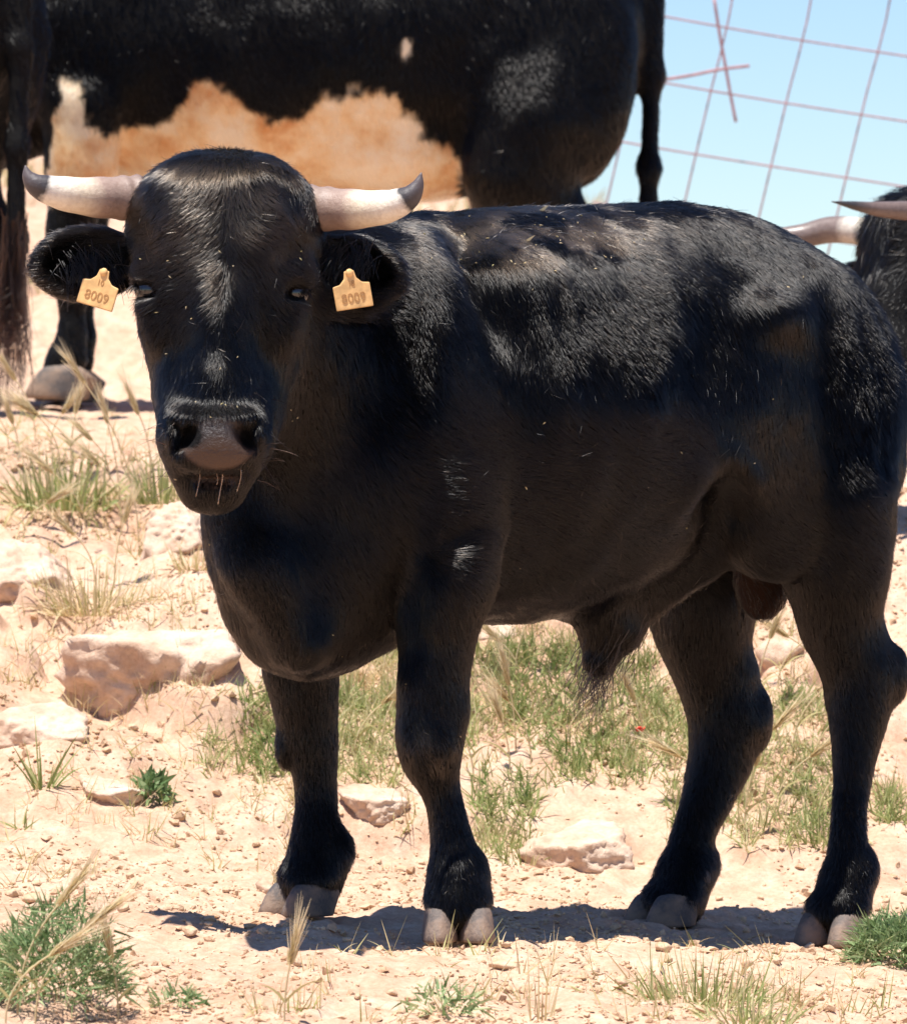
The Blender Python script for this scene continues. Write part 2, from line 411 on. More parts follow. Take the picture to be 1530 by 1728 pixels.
# ------------------------------------------------------------------ bodies: signed distance field -> one continuous mesh
class SDF:
    def __init__(s, lo, hi, h, margin=.10):
        s.lo = np.array(lo, float); s.h = h; s.n = np.ceil((np.array(hi) - s.lo) / h).astype(int) + 1
        s.g = np.full(tuple(s.n), .5, np.float32); s.mg = margin
    def _box(s, a, b):
        i0 = np.clip(np.floor((np.array(a) - s.mg - s.lo) / s.h).astype(int), 0, s.n - 1)
        i1 = np.clip(np.ceil((np.array(b) + s.mg - s.lo) / s.h).astype(int) + 1, 1, s.n)
        sl = tuple(slice(i, j) for i, j in zip(i0, i1))
        ax = [(s.lo[k] + s.h * np.arange(i0[k], i1[k])).astype(np.float32) for k in range(3)]
        return sl, ax[0][:, None, None], ax[1][None, :, None], ax[2][None, None, :]
    def _put(s, sl, d, k, op):
        a = s.g[sl]
        if op == 'sub':
            d = -d; hh = np.maximum(k - np.abs(a - d), 0) / k; s.g[sl] = np.maximum(a, d) + hh * hh * k * .25
        else:
            hh = np.maximum(k - np.abs(a - d), 0) / k; s.g[sl] = np.minimum(a, d) - hh * hh * k * .25
    def ell(s, c, r, ax=None, k=.04, op='add'):
        """ellipsoid; ax = 3x3 rows: its axes in space"""
        c = np.asarray(c, float); r = np.asarray(r, float) * np.ones(3); A = np.eye(3) if ax is None else np.asarray(ax, float)
        ext = np.sqrt(((A * r[:, None]) ** 2).sum(0))
        sl, X, Y, Z = s._box(c - ext, c + ext)
        X, Y, Z = X - np.float32(c[0]), Y - np.float32(c[1]), Z - np.float32(c[2])
        k0 = 0; k1 = 0
        for i in range(3):
            q = X * np.float32(A[i, 0]) + Y * np.float32(A[i, 1]) + Z * np.float32(A[i, 2])
            k0 = k0 + (q / np.float32(r[i])) ** 2; k1 = k1 + (q / np.float32(r[i] ** 2)) ** 2
        k0 = np.sqrt(k0); k1 = np.sqrt(k1) + 1e-6
        s._put(sl, k0 * (k0 - 1) / k1, k, op)
    def cone(s, a, b, ra, rb, k=.03, op='add'):
        """capsule whose radius runs from ra to rb"""
        a = np.asarray(a, float); b = np.asarray(b, float); m = max(ra, rb)
        sl, X, Y, Z = s._box(np.minimum(a, b) - m, np.maximum(a, b) + m)
        d = b - a; L = float(d @ d) + 1e-9
        t = np.clip(((X - a[0]) * d[0] + (Y - a[1]) * d[1] + (Z - a[2]) * d[2]) / L, 0, 1).astype(np.float32)
        q = np.sqrt((X - a[0] - t * d[0]) ** 2 + (Y - a[1] - t * d[1]) ** 2 + (Z - a[2] - t * d[2]) ** 2) - (ra + (rb - ra) * t)
        s._put(sl, q.astype(np.float32), k, op)
    def chain(s, pts, k=.03):
        for (a, ra), (b, rb) in zip(pts[:-1], pts[1:]): s.cone(a, b, ra, rb, k)
    def loft(s, ctr, rad, axes_fn, n=14, k=.06):
        """ctr (m,3), rad (m,2) = lateral, vertical half sizes -> a row of ellipsoids"""
        C = catmull(ctr, n); Q = catmull(rad, n); T = norm(np.gradient(C, axis=0))
        for c, q, t in zip(C, Q, T):
            lat, up = axes_fn(t); f = norm(np.cross(lat, up))
            s.ell(c, (min(q) * .75, q[0], q[1]), np.stack([f, lat, up]), k)
    def mesh(s):
        g = s.g; sg = g < 0
        c = np.zeros(tuple(np.array(g.shape) - 1), np.int8)
        for i in (0, 1):
            for j in (0, 1):
                for k in (0, 1):
                    c += sg[i:g.shape[0] - 1 + i, j:g.shape[1] - 1 + j, k:g.shape[2] - 1 + k]
        act = (c > 0) & (c < 8); I = np.argwhere(act); ids = np.full(act.shape, -1, np.int32); ids[act] = np.arange(len(I))
        acc = np.zeros((len(I), 3)); cnt = np.zeros(len(I))
        cor = [(i, j, k) for i in (0, 1) for j in (0, 1) for k in (0, 1)]
        for a in cor:
            for ax in range(3):
                if a[ax]: continue
                b = list(a); b[ax] = 1
                va = g[I[:, 0] + a[0], I[:, 1] + a[1], I[:, 2] + a[2]]; vb = g[I[:, 0] + b[0], I[:, 1] + b[1], I[:, 2] + b[2]]
                m = (va < 0) != (vb < 0); t = va[m] / (va[m] - vb[m])
                p = np.tile(np.array(a, float), (m.sum(), 1)); p[:, ax] += t
                acc[m] += p; cnt[m] += 1
        V = s.lo + s.h * (I + acc / cnt[:, None]); F = []
        for ax in range(3):
            o = [k for k in range(3) if k != ax]
            lo = [slice(1, -1)] * 3; hi = [slice(1, -1)] * 3; lo[ax] = slice(0, -1); hi[ax] = slice(1, None)
            A = sg[tuple(lo)]; B = sg[tuple(hi)]
            for inside, flip in ((A & ~B, False), (~A & B, True)):
                e = np.argwhere(inside); e[:, o[0]] += 1; e[:, o[1]] += 1
                q = []
                for d0, d1 in ((-1, -1), (0, -1), (0, 0), (-1, 0)):
                    w = e.copy(); w[:, o[0]] += d0; w[:, o[1]] += d1; q.append(ids[w[:, 0], w[:, 1], w[:, 2]])
                q = np.stack(q, 1)
                if flip != (ax == 1): q = q[:, ::-1]
                F.append(q)
        F = np.concatenate(F); F = F[(F >= 0).all(1)]
        return V, F

def vnormals(V, F):
    fn = np.cross(V[F[:, 2]] - V[F[:, 0]], V[F[:, 3]] - V[F[:, 1]]); N = np.zeros_like(V)
    for i in range(4): np.add.at(N, F[:, i], fn)
    return norm(N)

# ------------------------------------------------------------------ hair strands
def strands(name, P, mat, parent, width=.0007, attrs=None, taper=.25):
    """P (n, k, 3) strand points"""
    n, k = P.shape[:2]; c = bpy.data.hair_curves.new(name); c.add_curves([k] * n)
    c.attributes['position'].data.foreach_set('vector', np.ascontiguousarray(P, np.float32).ravel())
    r = c.attributes.new('radius', 'FLOAT', 'POINT')
    w = np.asarray(width) * np.ones(n)
    r.data.foreach_set('value', (w[:, None] * np.linspace(1, taper, k)[None]).astype(np.float32).ravel())
    for an, av in (attrs or {}).items():
        a = c.attributes.new(an, 'FLOAT', 'CURVE'); a.data.foreach_set('value', np.asarray(av, np.float32))
    c.materials.append(mat)
    o = bpy.data.objects.new(name, c); COL.objects.link(o)
    if parent is not None: o.parent = parent
    return o

def grow(V, F, n, comb, length, seed, mask=None, lift=.30, weight=None, wild=.45):
    """sample n hairs over a quad mesh, combed along comb(P); returns strand points and root positions"""
    g = np.random.default_rng(seed); N = vnormals(V, F)
    ar = .5 * np.linalg.norm(np.cross(V[F[:, 2]] - V[F[:, 0]], V[F[:, 3]] - V[F[:, 1]]), axis=1)
    if weight is not None: ar = ar * weight(V[F].mean(1), N[F].mean(1))
    f = g.choice(len(F), n, p=ar / ar.sum()); a, b = g.random((2, n, 1))
    q = F[f]; bl = lambda X: (X[q[:, 0]] * (1 - a) + X[q[:, 1]] * a) * (1 - b) + (X[q[:, 3]] * (1 - a) + X[q[:, 2]] * a) * b
    P = bl(V); Nn = norm(bl(N))
    if mask is not None:
        k = mask(P, Nn) > g.random(n); P, Nn = P[k], Nn[k]
    n = len(P)
    wild = wild(P)[:, None] if callable(wild) else wild
    D = comb(P, Nn); D = norm(D)
    # cowlicks, locks and single-hair scatter
    for sc, am, sd_ in ((.13, .85, 1), (.040, .50, 4), (.012, .20, 7)):
        D = D + am * wild * np.stack([noise3(P, sc, sd_ + i) for i in range(3)], -1) * 1.4
    D = D + .055 * g.standard_normal((n, 3))
    stray = g.random(n) < .012; D = D + stray[:, None] * .55 * g.standard_normal((n, 3))
    T = D - (D * Nn).sum(1, keepdims=True) * Nn; T = norm(T)
    L = length(P, Nn) * (1 + .25 * g.standard_normal(n)).clip(.4, 1.7) * (1 + .15 * noise3(P, .02, 31))
    lift = lift(P, T, Nn) if callable(lift) else lift
    up = lift * (1 + .25 * noise3(P, .04, 41) + .08 * g.standard_normal(n)).clip(.15, 2.4)
    up = up + stray * g.uniform(.05, .35, n); L = L * (1 + .2 * stray)
    s = np.array([0, .34, .68, 1.0])[None, :, None]
    X = P[:, None] + .0003 * Nn[:, None] + L[:, None, None] * (T[:, None] * s + Nn[:, None] * (up[:, None, None] * (s - .32 * s * s)))
    X = X + L[:, None, None] * .05 * g.standard_normal((n, 1, 3)) * s * s
    return X, P, Nn

def tassel(root, tip, n, spread, seed, curl=.012, k=9, r0=.012):
    """long hanging hair from root to tip"""
    g = np.random.default_rng(seed); root = np.asarray(root, float); tip = np.asarray(tip, float)
    ofs = g.standard_normal((n, 3)); ln = g.uniform(.45, 1.08, n)
    lock = g.integers(0, max(3, n // 14), n); lo = g.standard_normal((lock.max() + 1, 3)) * spread; ph = g.uniform(0, 6, (lock.max() + 1, 3))
    s = np.linspace(0, 1, k)
    P = np.zeros((n, k, 3))
    for i, u in enumerate(s):
        P[:, i] = root + (tip - root) * (u * ln)[:, None] + ofs * r0 * (1 - .3 * u) + lo[lock] * (u * ln)[:, None] + curl * u * np.sin(ph[lock] + 7 * u)
    return P

# ------------------------------------------------------------------ shared head, horns, hooves
def head_local(px, py, dep):                       # head frame: x right, y away from the face, z up
    return np.array([(px - 373) / 1000 * .95, dep + .55, (490 - py) / 1000 * .95])

def add_head(s, B, o, sc=1.0):
    """B 3x3 columns = head axes in space, o = head origin"""
    def P(px, py, dep): return o + sc * (B @ head_local(px, py, dep))
    A = B.T
    def E(px, py, dep, rx, ry, rz, k=.04, op='add', ax=None): s.ell(P(px, py, dep), np.array([rx, ry, rz]) * sc * .95, A if ax is None else ax, k, op)
    E(376, 372, -.490, .152, .125, .108, .03)        # poll
    for ox in (-52, 0, 50):                          # broad flat forehead
        E(376 + ox, 400, -.505, .092, .110, .125, .045)
        E(372 + ox * .85, 480, -.520, .078, .104, .150, .045)
    E(372, 560, -.555, .112, .095, .150, .05)
    E(308, 590, -.480, .052, .090, .150, .05)        # cheeks
    E(445, 590, -.480, .052, .090, .150, .05)
    E(310, 700, -.56, .036, .07, .10, .04); E(428, 690, -.56, .034, .07, .10, .04)
    E(370, 620, -.625, .066, .060, .140, .04)        # nose bridge
    E(368, 700, -.665, .070, .060, .085, .04)
    E(368, 690, -.590, .088, .090, .120, .04)
    E(366, 742, -.680, .085, .070, .062, .03)        # muzzle
    E(368, 748, -.725, .058, .034, .052, .025)       # nose pad
    E(322, 722, -.715, .034, .034, .036, .02); E(422, 724, -.712, .034, .034, .036, .02)
    E(366, 793, -.655, .062, .062, .058, .02)        # lower jaw and lip
    E(364, 825, -.650, .048, .050, .036, .02)
    E(322, 735, -.66, .040, .06, .070, .03); E(415, 735, -.66, .036, .06, .066, .03)
    # brow bones
    for sx, bx in ((-1, 262), (1, 492)):
        E(bx + 4 * sx, 462, -.555, .026, .040, .026, .03); E(bx - 14 * sx, 520, -.585, .028, .03, .05, .04)
        E(bx + 3 * sx, 492, -.600, .019, .028, .015, .012, 'sub')
        E(bx + 3 * sx, 513, -.560, .022, .022, .010, .012)
        E(bx + 2 * sx, 474, -.574, .027, .022, .010, .010); E(bx - 16 * sx, 484, -.592, .010, .014, .020, .012)
    # nostrils, mouth line
    for sx, nx_ in ((-1, 322), (1, 421)):
        tl = sx * .62; ca, sa = math.cos(tl), math.sin(tl)
        ax = np.stack([B @ np.array([ca, 0, sa]), B @ np.array([0, 1, 0]), B @ np.array([-sa, 0, ca])])
        E(nx_, 738, -.752, .0145, .050, .028, .010, 'sub', ax)
        E(nx_ + 13 * sx, 719, -.745, .009, .024, .018, .010, 'sub', np.stack([B @ np.array([ca, 0, -sa]), B @ np.array([0, 1, 0]), B @ np.array([sa, 0, ca])]))
    E(366, 806, -.735, .075, .040, .010, .012, 'sub')
    # ears: leaf-shaped cups
    for sx, b, tip, dn in ((-1, (228, 436), (62, 448), .10), (1, (520, 440), (668, 472), -.12)):
        a0 = P(b[0], b[1], -.455); a1 = P(tip[0], tip[1], -.475); f = norm(a1 - a0); L = np.linalg.norm(a1 - a0)
        nrm = norm(B @ np.array([0.12 * sx, -1, .12])); nrm = norm(nrm - f * (nrm @ f)); up = np.cross(f, nrm)
        ax = np.stack([f, nrm, up]); m = a0 + f * L * .50
        s.cone(a0 - f * .02, a0 + f * .05, .030 * sc, .036 * sc, .02)
        s.ell(m, (L * .54, .032 * sc, .058 * sc), ax, .02)
        s.ell(m + nrm * .030 * sc, (L * .43, .036 * sc, .043 * sc), ax, .010, 'sub')
    return P

def horn_mesh(P, pts, rad, sc=1.0):
    C = catmull([P(*p) for p in pts], 40); r = catmull(np.array(rad)[:, None], 40)[:, 0] * sc
    rings = 1 + .05 * np.sin(np.linspace(0, 1, 40) * 46 + 1.5 * np.sin(np.linspace(0, 9, 40))) * np.linspace(1, 0, 40) ** 2
    V, F = tube(C, np.maximum(r * rings, .0006), 20)
    ln = np.concatenate([[0], np.cumsum(np.linalg.norm(np.diff(C, axis=0), axis=1))]); ln /= ln[-1]
    return V, F, np.repeat(ln, 20)

def claw_mesh(length=.108, width=.056, height=.052):
    """one half of a cloven hoof, toe towards -y, sole at z = 0"""
    V = []; F = []; m = 18; lev = [(0, .97, 0), (.08, 1.02, 0), (.30, 1.0, .004), (.60, .97, .011), (.85, .92, .018), (1.0, .84, .022), (1.10, .60, .028)]
    for t, sc, back in lev:
        for j in range(m):
            a = 2 * math.pi * j / m; x = math.sin(a); y = -math.cos(a)
            f = math.copysign(abs(y) ** .8, y) * (.56 if y < 0 else .40); taper = 1 - .16 * max(0, -y) ** 2
            V.append((x * width / 2 * taper * sc, (f + .06) * length * sc + back, height * t * (1 - .30 * max(0, y))))
    for i in range(len(lev) - 1):
        for j in range(m):
            F.append((i * m + j, i * m + (j + 1) % m, (i + 1) * m + (j + 1) % m, (i + 1) * m + j))
    F.append(tuple(range(m))[::-1]); F.append(tuple((len(lev) - 1) * m + j for j in range(m)))
    return V, F
CLAW = {}
def claw(name, loc, ang, parent, mat, tilt=0, sc=1.0):
    if mat not in CLAW: CLAW[mat] = mesh_py('claw', *claw_mesh()); CLAW[mat].materials.append(M[mat])
    o = link(name, CLAW[mat], parent, None, loc); o.rotation_euler = (tilt, 0, ang); o.scale = (sc, sc, sc)
    return o
DEW = mesh_np('dewclaw', I1[0] * np.array([.014, .014, .019]), I1[1]); DEW.materials.append(M['hoof'])
EYE = mesh_np('eyeball', I3[0] * .024, I3[1]); EYE.materials.append(M['eye'])

# ------------------------------------------------------------------ the young bull in front
ROOT = np.array([W(960, 1590, 0)[0], 0.0, .03])
bull = link('bull', None, None, None, tuple(ROOT)); bull.empty_display_size = .1
tag(bull, 'young black horned bull with orange ear tags staring at the camera in front', 'bull')
HD = norm(np.array([-.78, -.62, 0])); LAT = np.array([.62, -.78, 0]); UP = np.array([0, 0, 1.0])   # heading, its left side, up
s = SDF((-.86, -.98, -.02), (.90, .82, 1.50), .0062)
def up_axes(t): return LAT, UP
s.loft([W(1362, 740, .34), W(1262, 640, .27), W(1120, 616, .16), W(960, 690, .04), W(810, 704, -.09), W(690, 700, -.20), W(590, 760, -.29), W(520, 850, -.34)],
       [(.185, .205), (.225, .255), (.255, .262), (.300, .330), (.290, .330), (.250, .310), (.205, .28), (.165, .245)], up_axes, 22, .05)
# croup, hips, withers, shoulder blades
s.ell(W(1140, 436, .16), (.16, .13, .06), np.stack([HD, LAT, UP]), .06)
s.ell(W(1290, 560, .20), (.11, .14, .10), np.stack([HD, LAT, UP]), .06)
s.ell(W(780, 470, -.10), (.20, .11, .08), np.stack([HD, LAT, UP]), .06)
s.ell(W(735, 700, -.36), (.15, .06, .25), np.stack([norm(HD + .35 * UP), LAT, norm(UP - .35 * HD)]), .07)
s.ell(W(560, 760, -.08), (.15, .06, .25), np.stack([HD, -LAT, UP]), .07)
# brisket and dewlap
s.ell(W(515, 985, -.37), (.14, .125, .15), np.stack([HD, LAT, UP]), .07)
s.ell(W(575, 1020, -.28), (.14, .10, .09), np.stack([HD, LAT, UP]), .06)
s.cone(W(425, 900, -.44), W(505, 1040, -.42), .065, .07, .06)
s.cone(W(398, 790, -.47), W(430, 930, -.45), .05, .065, .05)
# neck
s.loft([W(700, 630, -.22), W(600, 590, -.30), W(500, 555, -.42), W(415, 510, -.54)], [(.19, .205), (.165, .200), (.150, .190), (.13, .155)], up_axes, 9, .06)
s.cone(W(650, 500, -.24), W(460, 440, -.48), .085, .085, .05)
s.cone(W(520, 760, -.36), W(420, 690, -.50), .13, .10, .07)
s.cone(W(398, 860, -.50), W(432, 960, -.53), .030, .034, .06); s.cone(W(432, 960, -.53), W(505, 1085, -.50), .034, .040, .06)
s.ell(W(720, 690, -.33), (.15, .085, .22), np.stack([HD, LAT, UP]), .09)
# flank fold, thigh, buttock
s.ell(W(1330, 700, .13), (.17, .10, .25), np.stack([norm(HD - .2 * UP), LAT, norm(UP + .2 * HD)]), .08)
s.ell(W(1385, 745, .20), (.090, .095, .26), np.stack([HD, LAT, UP]), .10)
s.ell(W(1300, 850, .10), (.10, .075, .13), np.stack([HD, LAT, UP]), .06)
s.ell(W(1215, 780, .45), (.14, .09, .24), np.stack([HD, LAT, UP]), .06)
s.cone(W(1190, 700, -.02), W(1260, 860, .04), .045, .035, .07)
# legs: near fore, far fore, near hind, far hind
LEGS = dict(
    nf=[(725, 820, -.36, .125), (745, 950, -.385, .090), (736, 1080, -.40, .069), (731, 1195, -.40, .063), (727, 1262, -.405, .056), (741, 1325, -.40, .040), (757, 1390, -.40, .038), (767, 1455, -.40, .047), (770, 1490, -.41, .052), (772, 1535, -.425, .048)],
    ff=[(500, 950, -.10, .11), (505, 1060, -.07, .075), (509, 1135, -.06, .066), (518, 1210, -.05, .056), (527, 1270, -.05, .047), (533, 1345, -.05, .0405), (534, 1410, -.05, .046), (531, 1455, -.05, .053), (522, 1500, -.06, .050)],
    nh=[(1385, 830, .17, .125), (1408, 950, .19, .094), (1415, 1040, .20, .078), (1448, 1130, .21, .070), (1448, 1200, .20, .058), (1440, 1290, .18, .040), (1432, 1380, .165, .037), (1430, 1450, .16, .042), (1425, 1495, .155, .050), (1412, 1545, .145, .047)],
    fh=[(1215, 880, .46, .125), (1185, 1000, .45, .100), (1192, 1090, .45, .084), (1215, 1160, .46, .074), (1224, 1215, .46, .072), (1213, 1285, .45, .060), (1182, 1375, .43, .047), (1160, 1440, .42, .043), (1148, 1485, .41, .052), (1128, 1530, .39, .047)])
for nm, L in LEGS.items():
    q = catmull([[*W(a, b, c), r - (.0135 if b > 1290 else .010 if b > 1000 else .002)] for a, b, c, r in L], 46)
    s.chain([(p[:3], p[3]) for p in q], .012)
s.ell(W(1508, 1138, .225), (.022, .03, .04), None, .04)      # points of the hocks
s.ell(W(1278, 1215, .475), (.02, .03, .04), None, .04)
s.ell(W(478, 1265, -.05), (.012, .02, .03), None, .02)
for nm, dx in (('nf', 1), ('ff', 1), ('nh', 1), ('fh', 1)):  # bulging knees and fetlocks
    a, b, c, r = LEGS[nm][-3]; s.ell(W(a + 22, b + 18, c + .02), (.03, .035, .035), None, .03)
for (a, b, c, r), an in ((LEGS['nf'][-1], 2), (LEGS['ff'][-1], -52), (LEGS['nh'][-1], -28), (LEGS['fh'][-1], -55)):
    an = math.radians(an); ax = np.stack([[math.cos(an), math.sin(an), 0], [-math.sin(an), math.cos(an), 0], [0, 0, 1]])
    base = {'772': (773, 1583, -.42), '522': (512, 1540, -.06), '1412': (1405, 1590, .14), '1128': (1122, 1575, .38)}[str(a)]
    q = W(*base); s.ell(q + np.array([0, 0, .060]) + ax[1] * .012, (.050, .046, .027), ax, .025)
    s.cone(q + np.array([0, 0, .05]) + ax[1] * .035, q + np.array([0, 0, .10]) + ax[1] * .045, .030, .034, .03)
# sheath, scrotum, tail
s.cone(W(1160, 950, .12), W(1030, 1050, .03), .040, .040, .09)
s.cone(W(1030, 1065, .03), W(1012, 1110, .02), .048, .028, .03)
s.cone(W(1255, 890, .30), W(1285, 960, .30), .040, .050, .03); s.ell(W(1286, 985, .30), (.047, .045, .062), None, .02)
s.chain([(W(1400, 530, .44), .045), (W(1445, 630, .52), .032), (W(1474, 770, .59), .024), (W(1470, 930, .60), .016), (W(1468, 1010, .60), .012)], .03)
HB = np.eye(3); HO = WH(373, 490, -.55)
def main_head_P(px, py, dep): return HO + head_local(px, py, dep)
add_head(s, HB, HO)
V, F = s.mesh()
# crinkled neck and flank skin
PXv, PYv = to_px(V); Nv = vnormals(V, F)
wr = sstep(-.30, -.42, V[:, 1]) * sstep(620, 500, PYv) * 0
fl = np.exp(-(((PXv - 1330) / 120) ** 2 + ((PYv - 560) / 90) ** 2))
V = V + Nv * (.006 * fl * noise3(V, .06, 5) + .003 * noise3(V, .05, 8))[:, None]
SCULPT = [(1200, 600, 60, 140, 10, -.026), (860, 660, 45, 190, -12, -.018), (650, 780, 35, 150, 12, -.016), (745, 780, 60, 120, 0, .014), (785, 975, 45, 60, 0, .010),
          (1395, 700, 26, 190, 0, -.010), (1310, 535, 55, 40, 20, .022), (1345, 600, 55, 40, 20, -.005), (1170, 815, 30, 55, 30, .016),
          (1255, 800, 22, 50, -25, .016), (1215, 865, 40, 50, 0, -.022), (1300, 760, 50, 100, 0, .012), (940, 760, 130, 150, 0, .012), (765, 905, 50, 18, -20, -.012),
          (700, 1010, 22, 100, 0, -.012), (560, 640, 30, 170, 15, -.014), (670, 600, 80, 130, 20, .030), (815, 470, 32, 120, -30, -.030), (790, 395, 50, 22, 0, -.012), (900, 470, 70, 60, 0, .010), (600, 830, 40, 120, 20, -.014), (640, 940, 28, 110, 12, -.018), (450, 990, 20, 110, -24, .010), (500, 930, 26, 120, -18, -.012), (735, 1262, 34, 34, 0, .006), (1000, 480, 160, 60, 0, .008)]
front = sstep(.25, -.25, Nv[:, 1]) * sstep(-.45, -.38, V[:, 1] + (PXv - 500) * .0003)
dsp = np.zeros(len(V))
for cx, cy, rx, ry, an, am in SCULPT:
    ca, sa = math.cos(math.radians(an)), math.sin(math.radians(an)); dx, dy = PXv - cx, PYv - cy
    dsp += 1.4 * am * np.exp(-(((dx * ca + dy * sa) / rx) ** 2 + ((-dx * sa + dy * ca) / ry) ** 2))
HEADS = [(285, 380, 45, 110, 0, .006), (468, 385, 45, 110, 0, .006), (376, 480, 36, 90, 0, -.005), (306, 610, 26, 85, 8, -.020), (436, 610, 26, 85, -8, -.020), (370, 600, 40, 110, 0, .010),
         (272, 520, 14, 26, 0, -.006), (480, 525, 14, 26, 0, -.006), (375, 290, 90, 36, 0, .010), (368, 702, 60, 10, 0, .006), (368, 800, 60, 7, 0, -.008)]
fhd = sstep(.3, -.2, Nv[:, 1]) * sstep(-.43, -.50, V[:, 1]); dh = np.zeros(len(V))
for cx, cy, rx, ry, an, am in HEADS:
    ca, sa = math.cos(math.radians(an)), math.sin(math.radians(an)); dx, dy = PXv - cx, PYv - cy
    dh += am * np.exp(-(((dx * ca + dy * sa) / rx) ** 2 + ((-dx * sa + dy * ca) / ry) ** 2))
V = V + np.array([0, -1, 0]) * (dh * fhd)[:, None]
dsp += .0035 * np.sin((PXv * .8 + PYv * .35) / 11) * np.exp(-(((PXv - 640) / 90) ** 2 + ((PYv - 520) / 110) ** 2))
dsp += .0022 * np.sin(PXv / 13 + PYv / 60) * np.exp(-(((PXv - 960) / 120) ** 2 + ((PYv - 720) / 140) ** 2))
V = V + Nv * (dsp * front)[:, None]
nose = np.exp(-np.maximum(((PXv - 369) / 66) ** 2 + ((PYv - 748) / 47) ** 2 - .75, 0) * 7) * (V[:, 1] < -.66)
for nx_, ny_ in ((322, 736), (422, 737)):
    nose = nose * (1 - np.exp(-np.maximum(((PXv - nx_) / 24) ** 2 + ((PYv - ny_) / 27) ** 2 - .5, 0) * 4))
nose = np.maximum(nose, np.exp(-np.maximum(((PXv - 366) / 44) ** 2 + ((PYv - 812) / 14) ** 2 - .6, 0) * 6) * (V[:, 1] < -.64) * .6)
warm = np.exp(-np.maximum(((PXv - 1286) / 52) ** 2 + ((PYv - 960) / 100) ** 2 - .7, 0) * 5) * (V[:, 1] > .2) * (V[:, 1] < .38)
Vmain = V
body = link('body', mesh_np('bull_body', V - ROOT, F, attrs=dict(nose=nose, warm=warm, mud=nose * sstep(722, 770, PYv + 10 * noise3(V, .02, 4)))), bull, M['hide'])

BACK = -HD
def comb_main(P, N):
    px, py = to_px(P); y = P[:, 1]
    D = np.array([.34, -.12, -1.0])
    D = np.tile(D, (len(P), 1))
    low = sstep(620, 760, py)[:, None]
    D = D * (1 - low) + (BACK * .95 - UP * .32) * low
    legs = sstep(930, 1050, py)[:, None]; D = D * (1 - legs) + np.array([.15, .1, -1.0]) * legs
    rump = (sstep(1120, 1250, px) * sstep(980, 700, py))[:, None]; D = D * (1 - rump) + np.array([.22, -.1, -1.0]) * rump
    neck = (sstep(780, 600, px) * (y < -.1))[:, None] * (1 - legs); D = D * (1 - neck) + np.array([.42, -.15, -.9]) * neck
    hd = ((px > 205) & (px < 545) & (py > 235) & (py < 870) & (y < -.40))
    sx = (px - 376) / 150
    F_ = np.stack([np.sign(sx) * np.abs(sx) ** .5 * .95, -.2 + 0 * sx, -.62 + .25 * np.abs(sx)], -1)
    G_ = np.stack([sx * .6, -.2 + 0 * sx, -.9 + 0 * sx], -1)
    Tp = np.stack([sx * .9, -.8 + 0 * sx, -.3 + 0 * sx], -1)
    a = sstep(470, 600, py)[:, None]; b = sstep(320, 270, py)[:, None]
    H = F_ * (1 - a) + G_ * a; H = H * (1 - b) + Tp * b
    D = np.where(hd[:, None], H, D)
    ear = (((px < 215) | ((px > 545) & (px < 690))) & (py > 370) & (py < 540) & (y < -.38))
    D = np.where(ear[:, None], np.stack([np.sign(sx), 0 * sx, -.15 + 0 * sx], -1), D)
    return D
def len_main(P, N):
    px, py = to_px(P); L = np.full(len(P), .017)
    L = L + (.0105 - L) * sstep(960, 1180, py) * sstep(.62, .45, P[:, 2])
    L = np.where((P[:, 1] < -.42) & (px < 545) & (py < 870), .0165, L)
    L = np.where((P[:, 1] < -.42) & (px < 545) & (py < 520), .0175, L)
    L = np.where((P[:, 1] < -.50) & (py > 660) & (px < 480), .009, L)
    return L
def mask_main(P, N):
    px, py = to_px(P); m = np.ones(len(P))
    ns = np.exp(-np.maximum(((px - 369) / 66) ** 2 + ((py - 748) / 47) ** 2 - .75, 0) * 7) * (P[:, 1] < -.66)
    m -= 1.6 * ns
    m = np.where(((px - 1286) / 55) ** 2 + ((py - 975) / 80) ** 2 < 1, np.where((P[:, 1] > .2) & (P[:, 1] < .38), .12, m), m)
    for ex, ey in ((252, 488), (497, 493)):
        m = np.where((((px - ex) / 24) ** 2 + ((py - ey) / 15) ** 2 < 1) & (P[:, 1] < -.48), 0, m)
    m = np.where(P[:, 2] < W(0, 1540, P[:, 1])[2], 0, m) if False else m
    return m
def weight_main(C, N):
    face = (N[:, 1] < .35)
    return np.where(face, 1.0, .25)
def head_w(P):
    px, py = to_px(P); return sstep(560, 520, px) * sstep(-.36, -.44, P[:, 1]) * sstep(640, 540, py)
SHEEN = [(1030, 540, 220, 170, 1.0), (665, 580, 130, 190, 1.0), (1460, 650, 85, 240, 1.0), (1250, 450, 170, 80, .6), (745, 930, 50, 70, .6)]  # zones where a sun sheen is shaped in by tilting the hair
HALF = norm(np.array(SUN_TO) + np.array([0, -1.0, 0]))
def lift_main(P, T, N):
    """locks in these places are tilted to send the sun to the camera, shaping in the sheen"""
    px, py = to_px(P); L = .11 + .10 * head_w(P) + .06 * sstep(.55, .40, P[:, 2])
    st = (.80 + .45 * noise3(P * np.array([2.4, 2.4, .45]), .05, 91) + .7 * noise3(P, .16, 92)).clip(0, 1.05)
    z = np.zeros(len(P))
    for cx, cy, rx, ry, am in SHEEN: z = np.maximum(z, am * np.exp(-(((px - cx) / rx) ** 2 + ((py - cy) / ry) ** 2) ** 1.6))
    z = np.maximum(z, .35 * sstep(.36, .25, P[:, 2]))
    want = np.clip(-(T @ HALF) / np.maximum(N @ HALF, .25), 0, .9) * 1.3
    return L + np.maximum(want - L, 0) * z * st
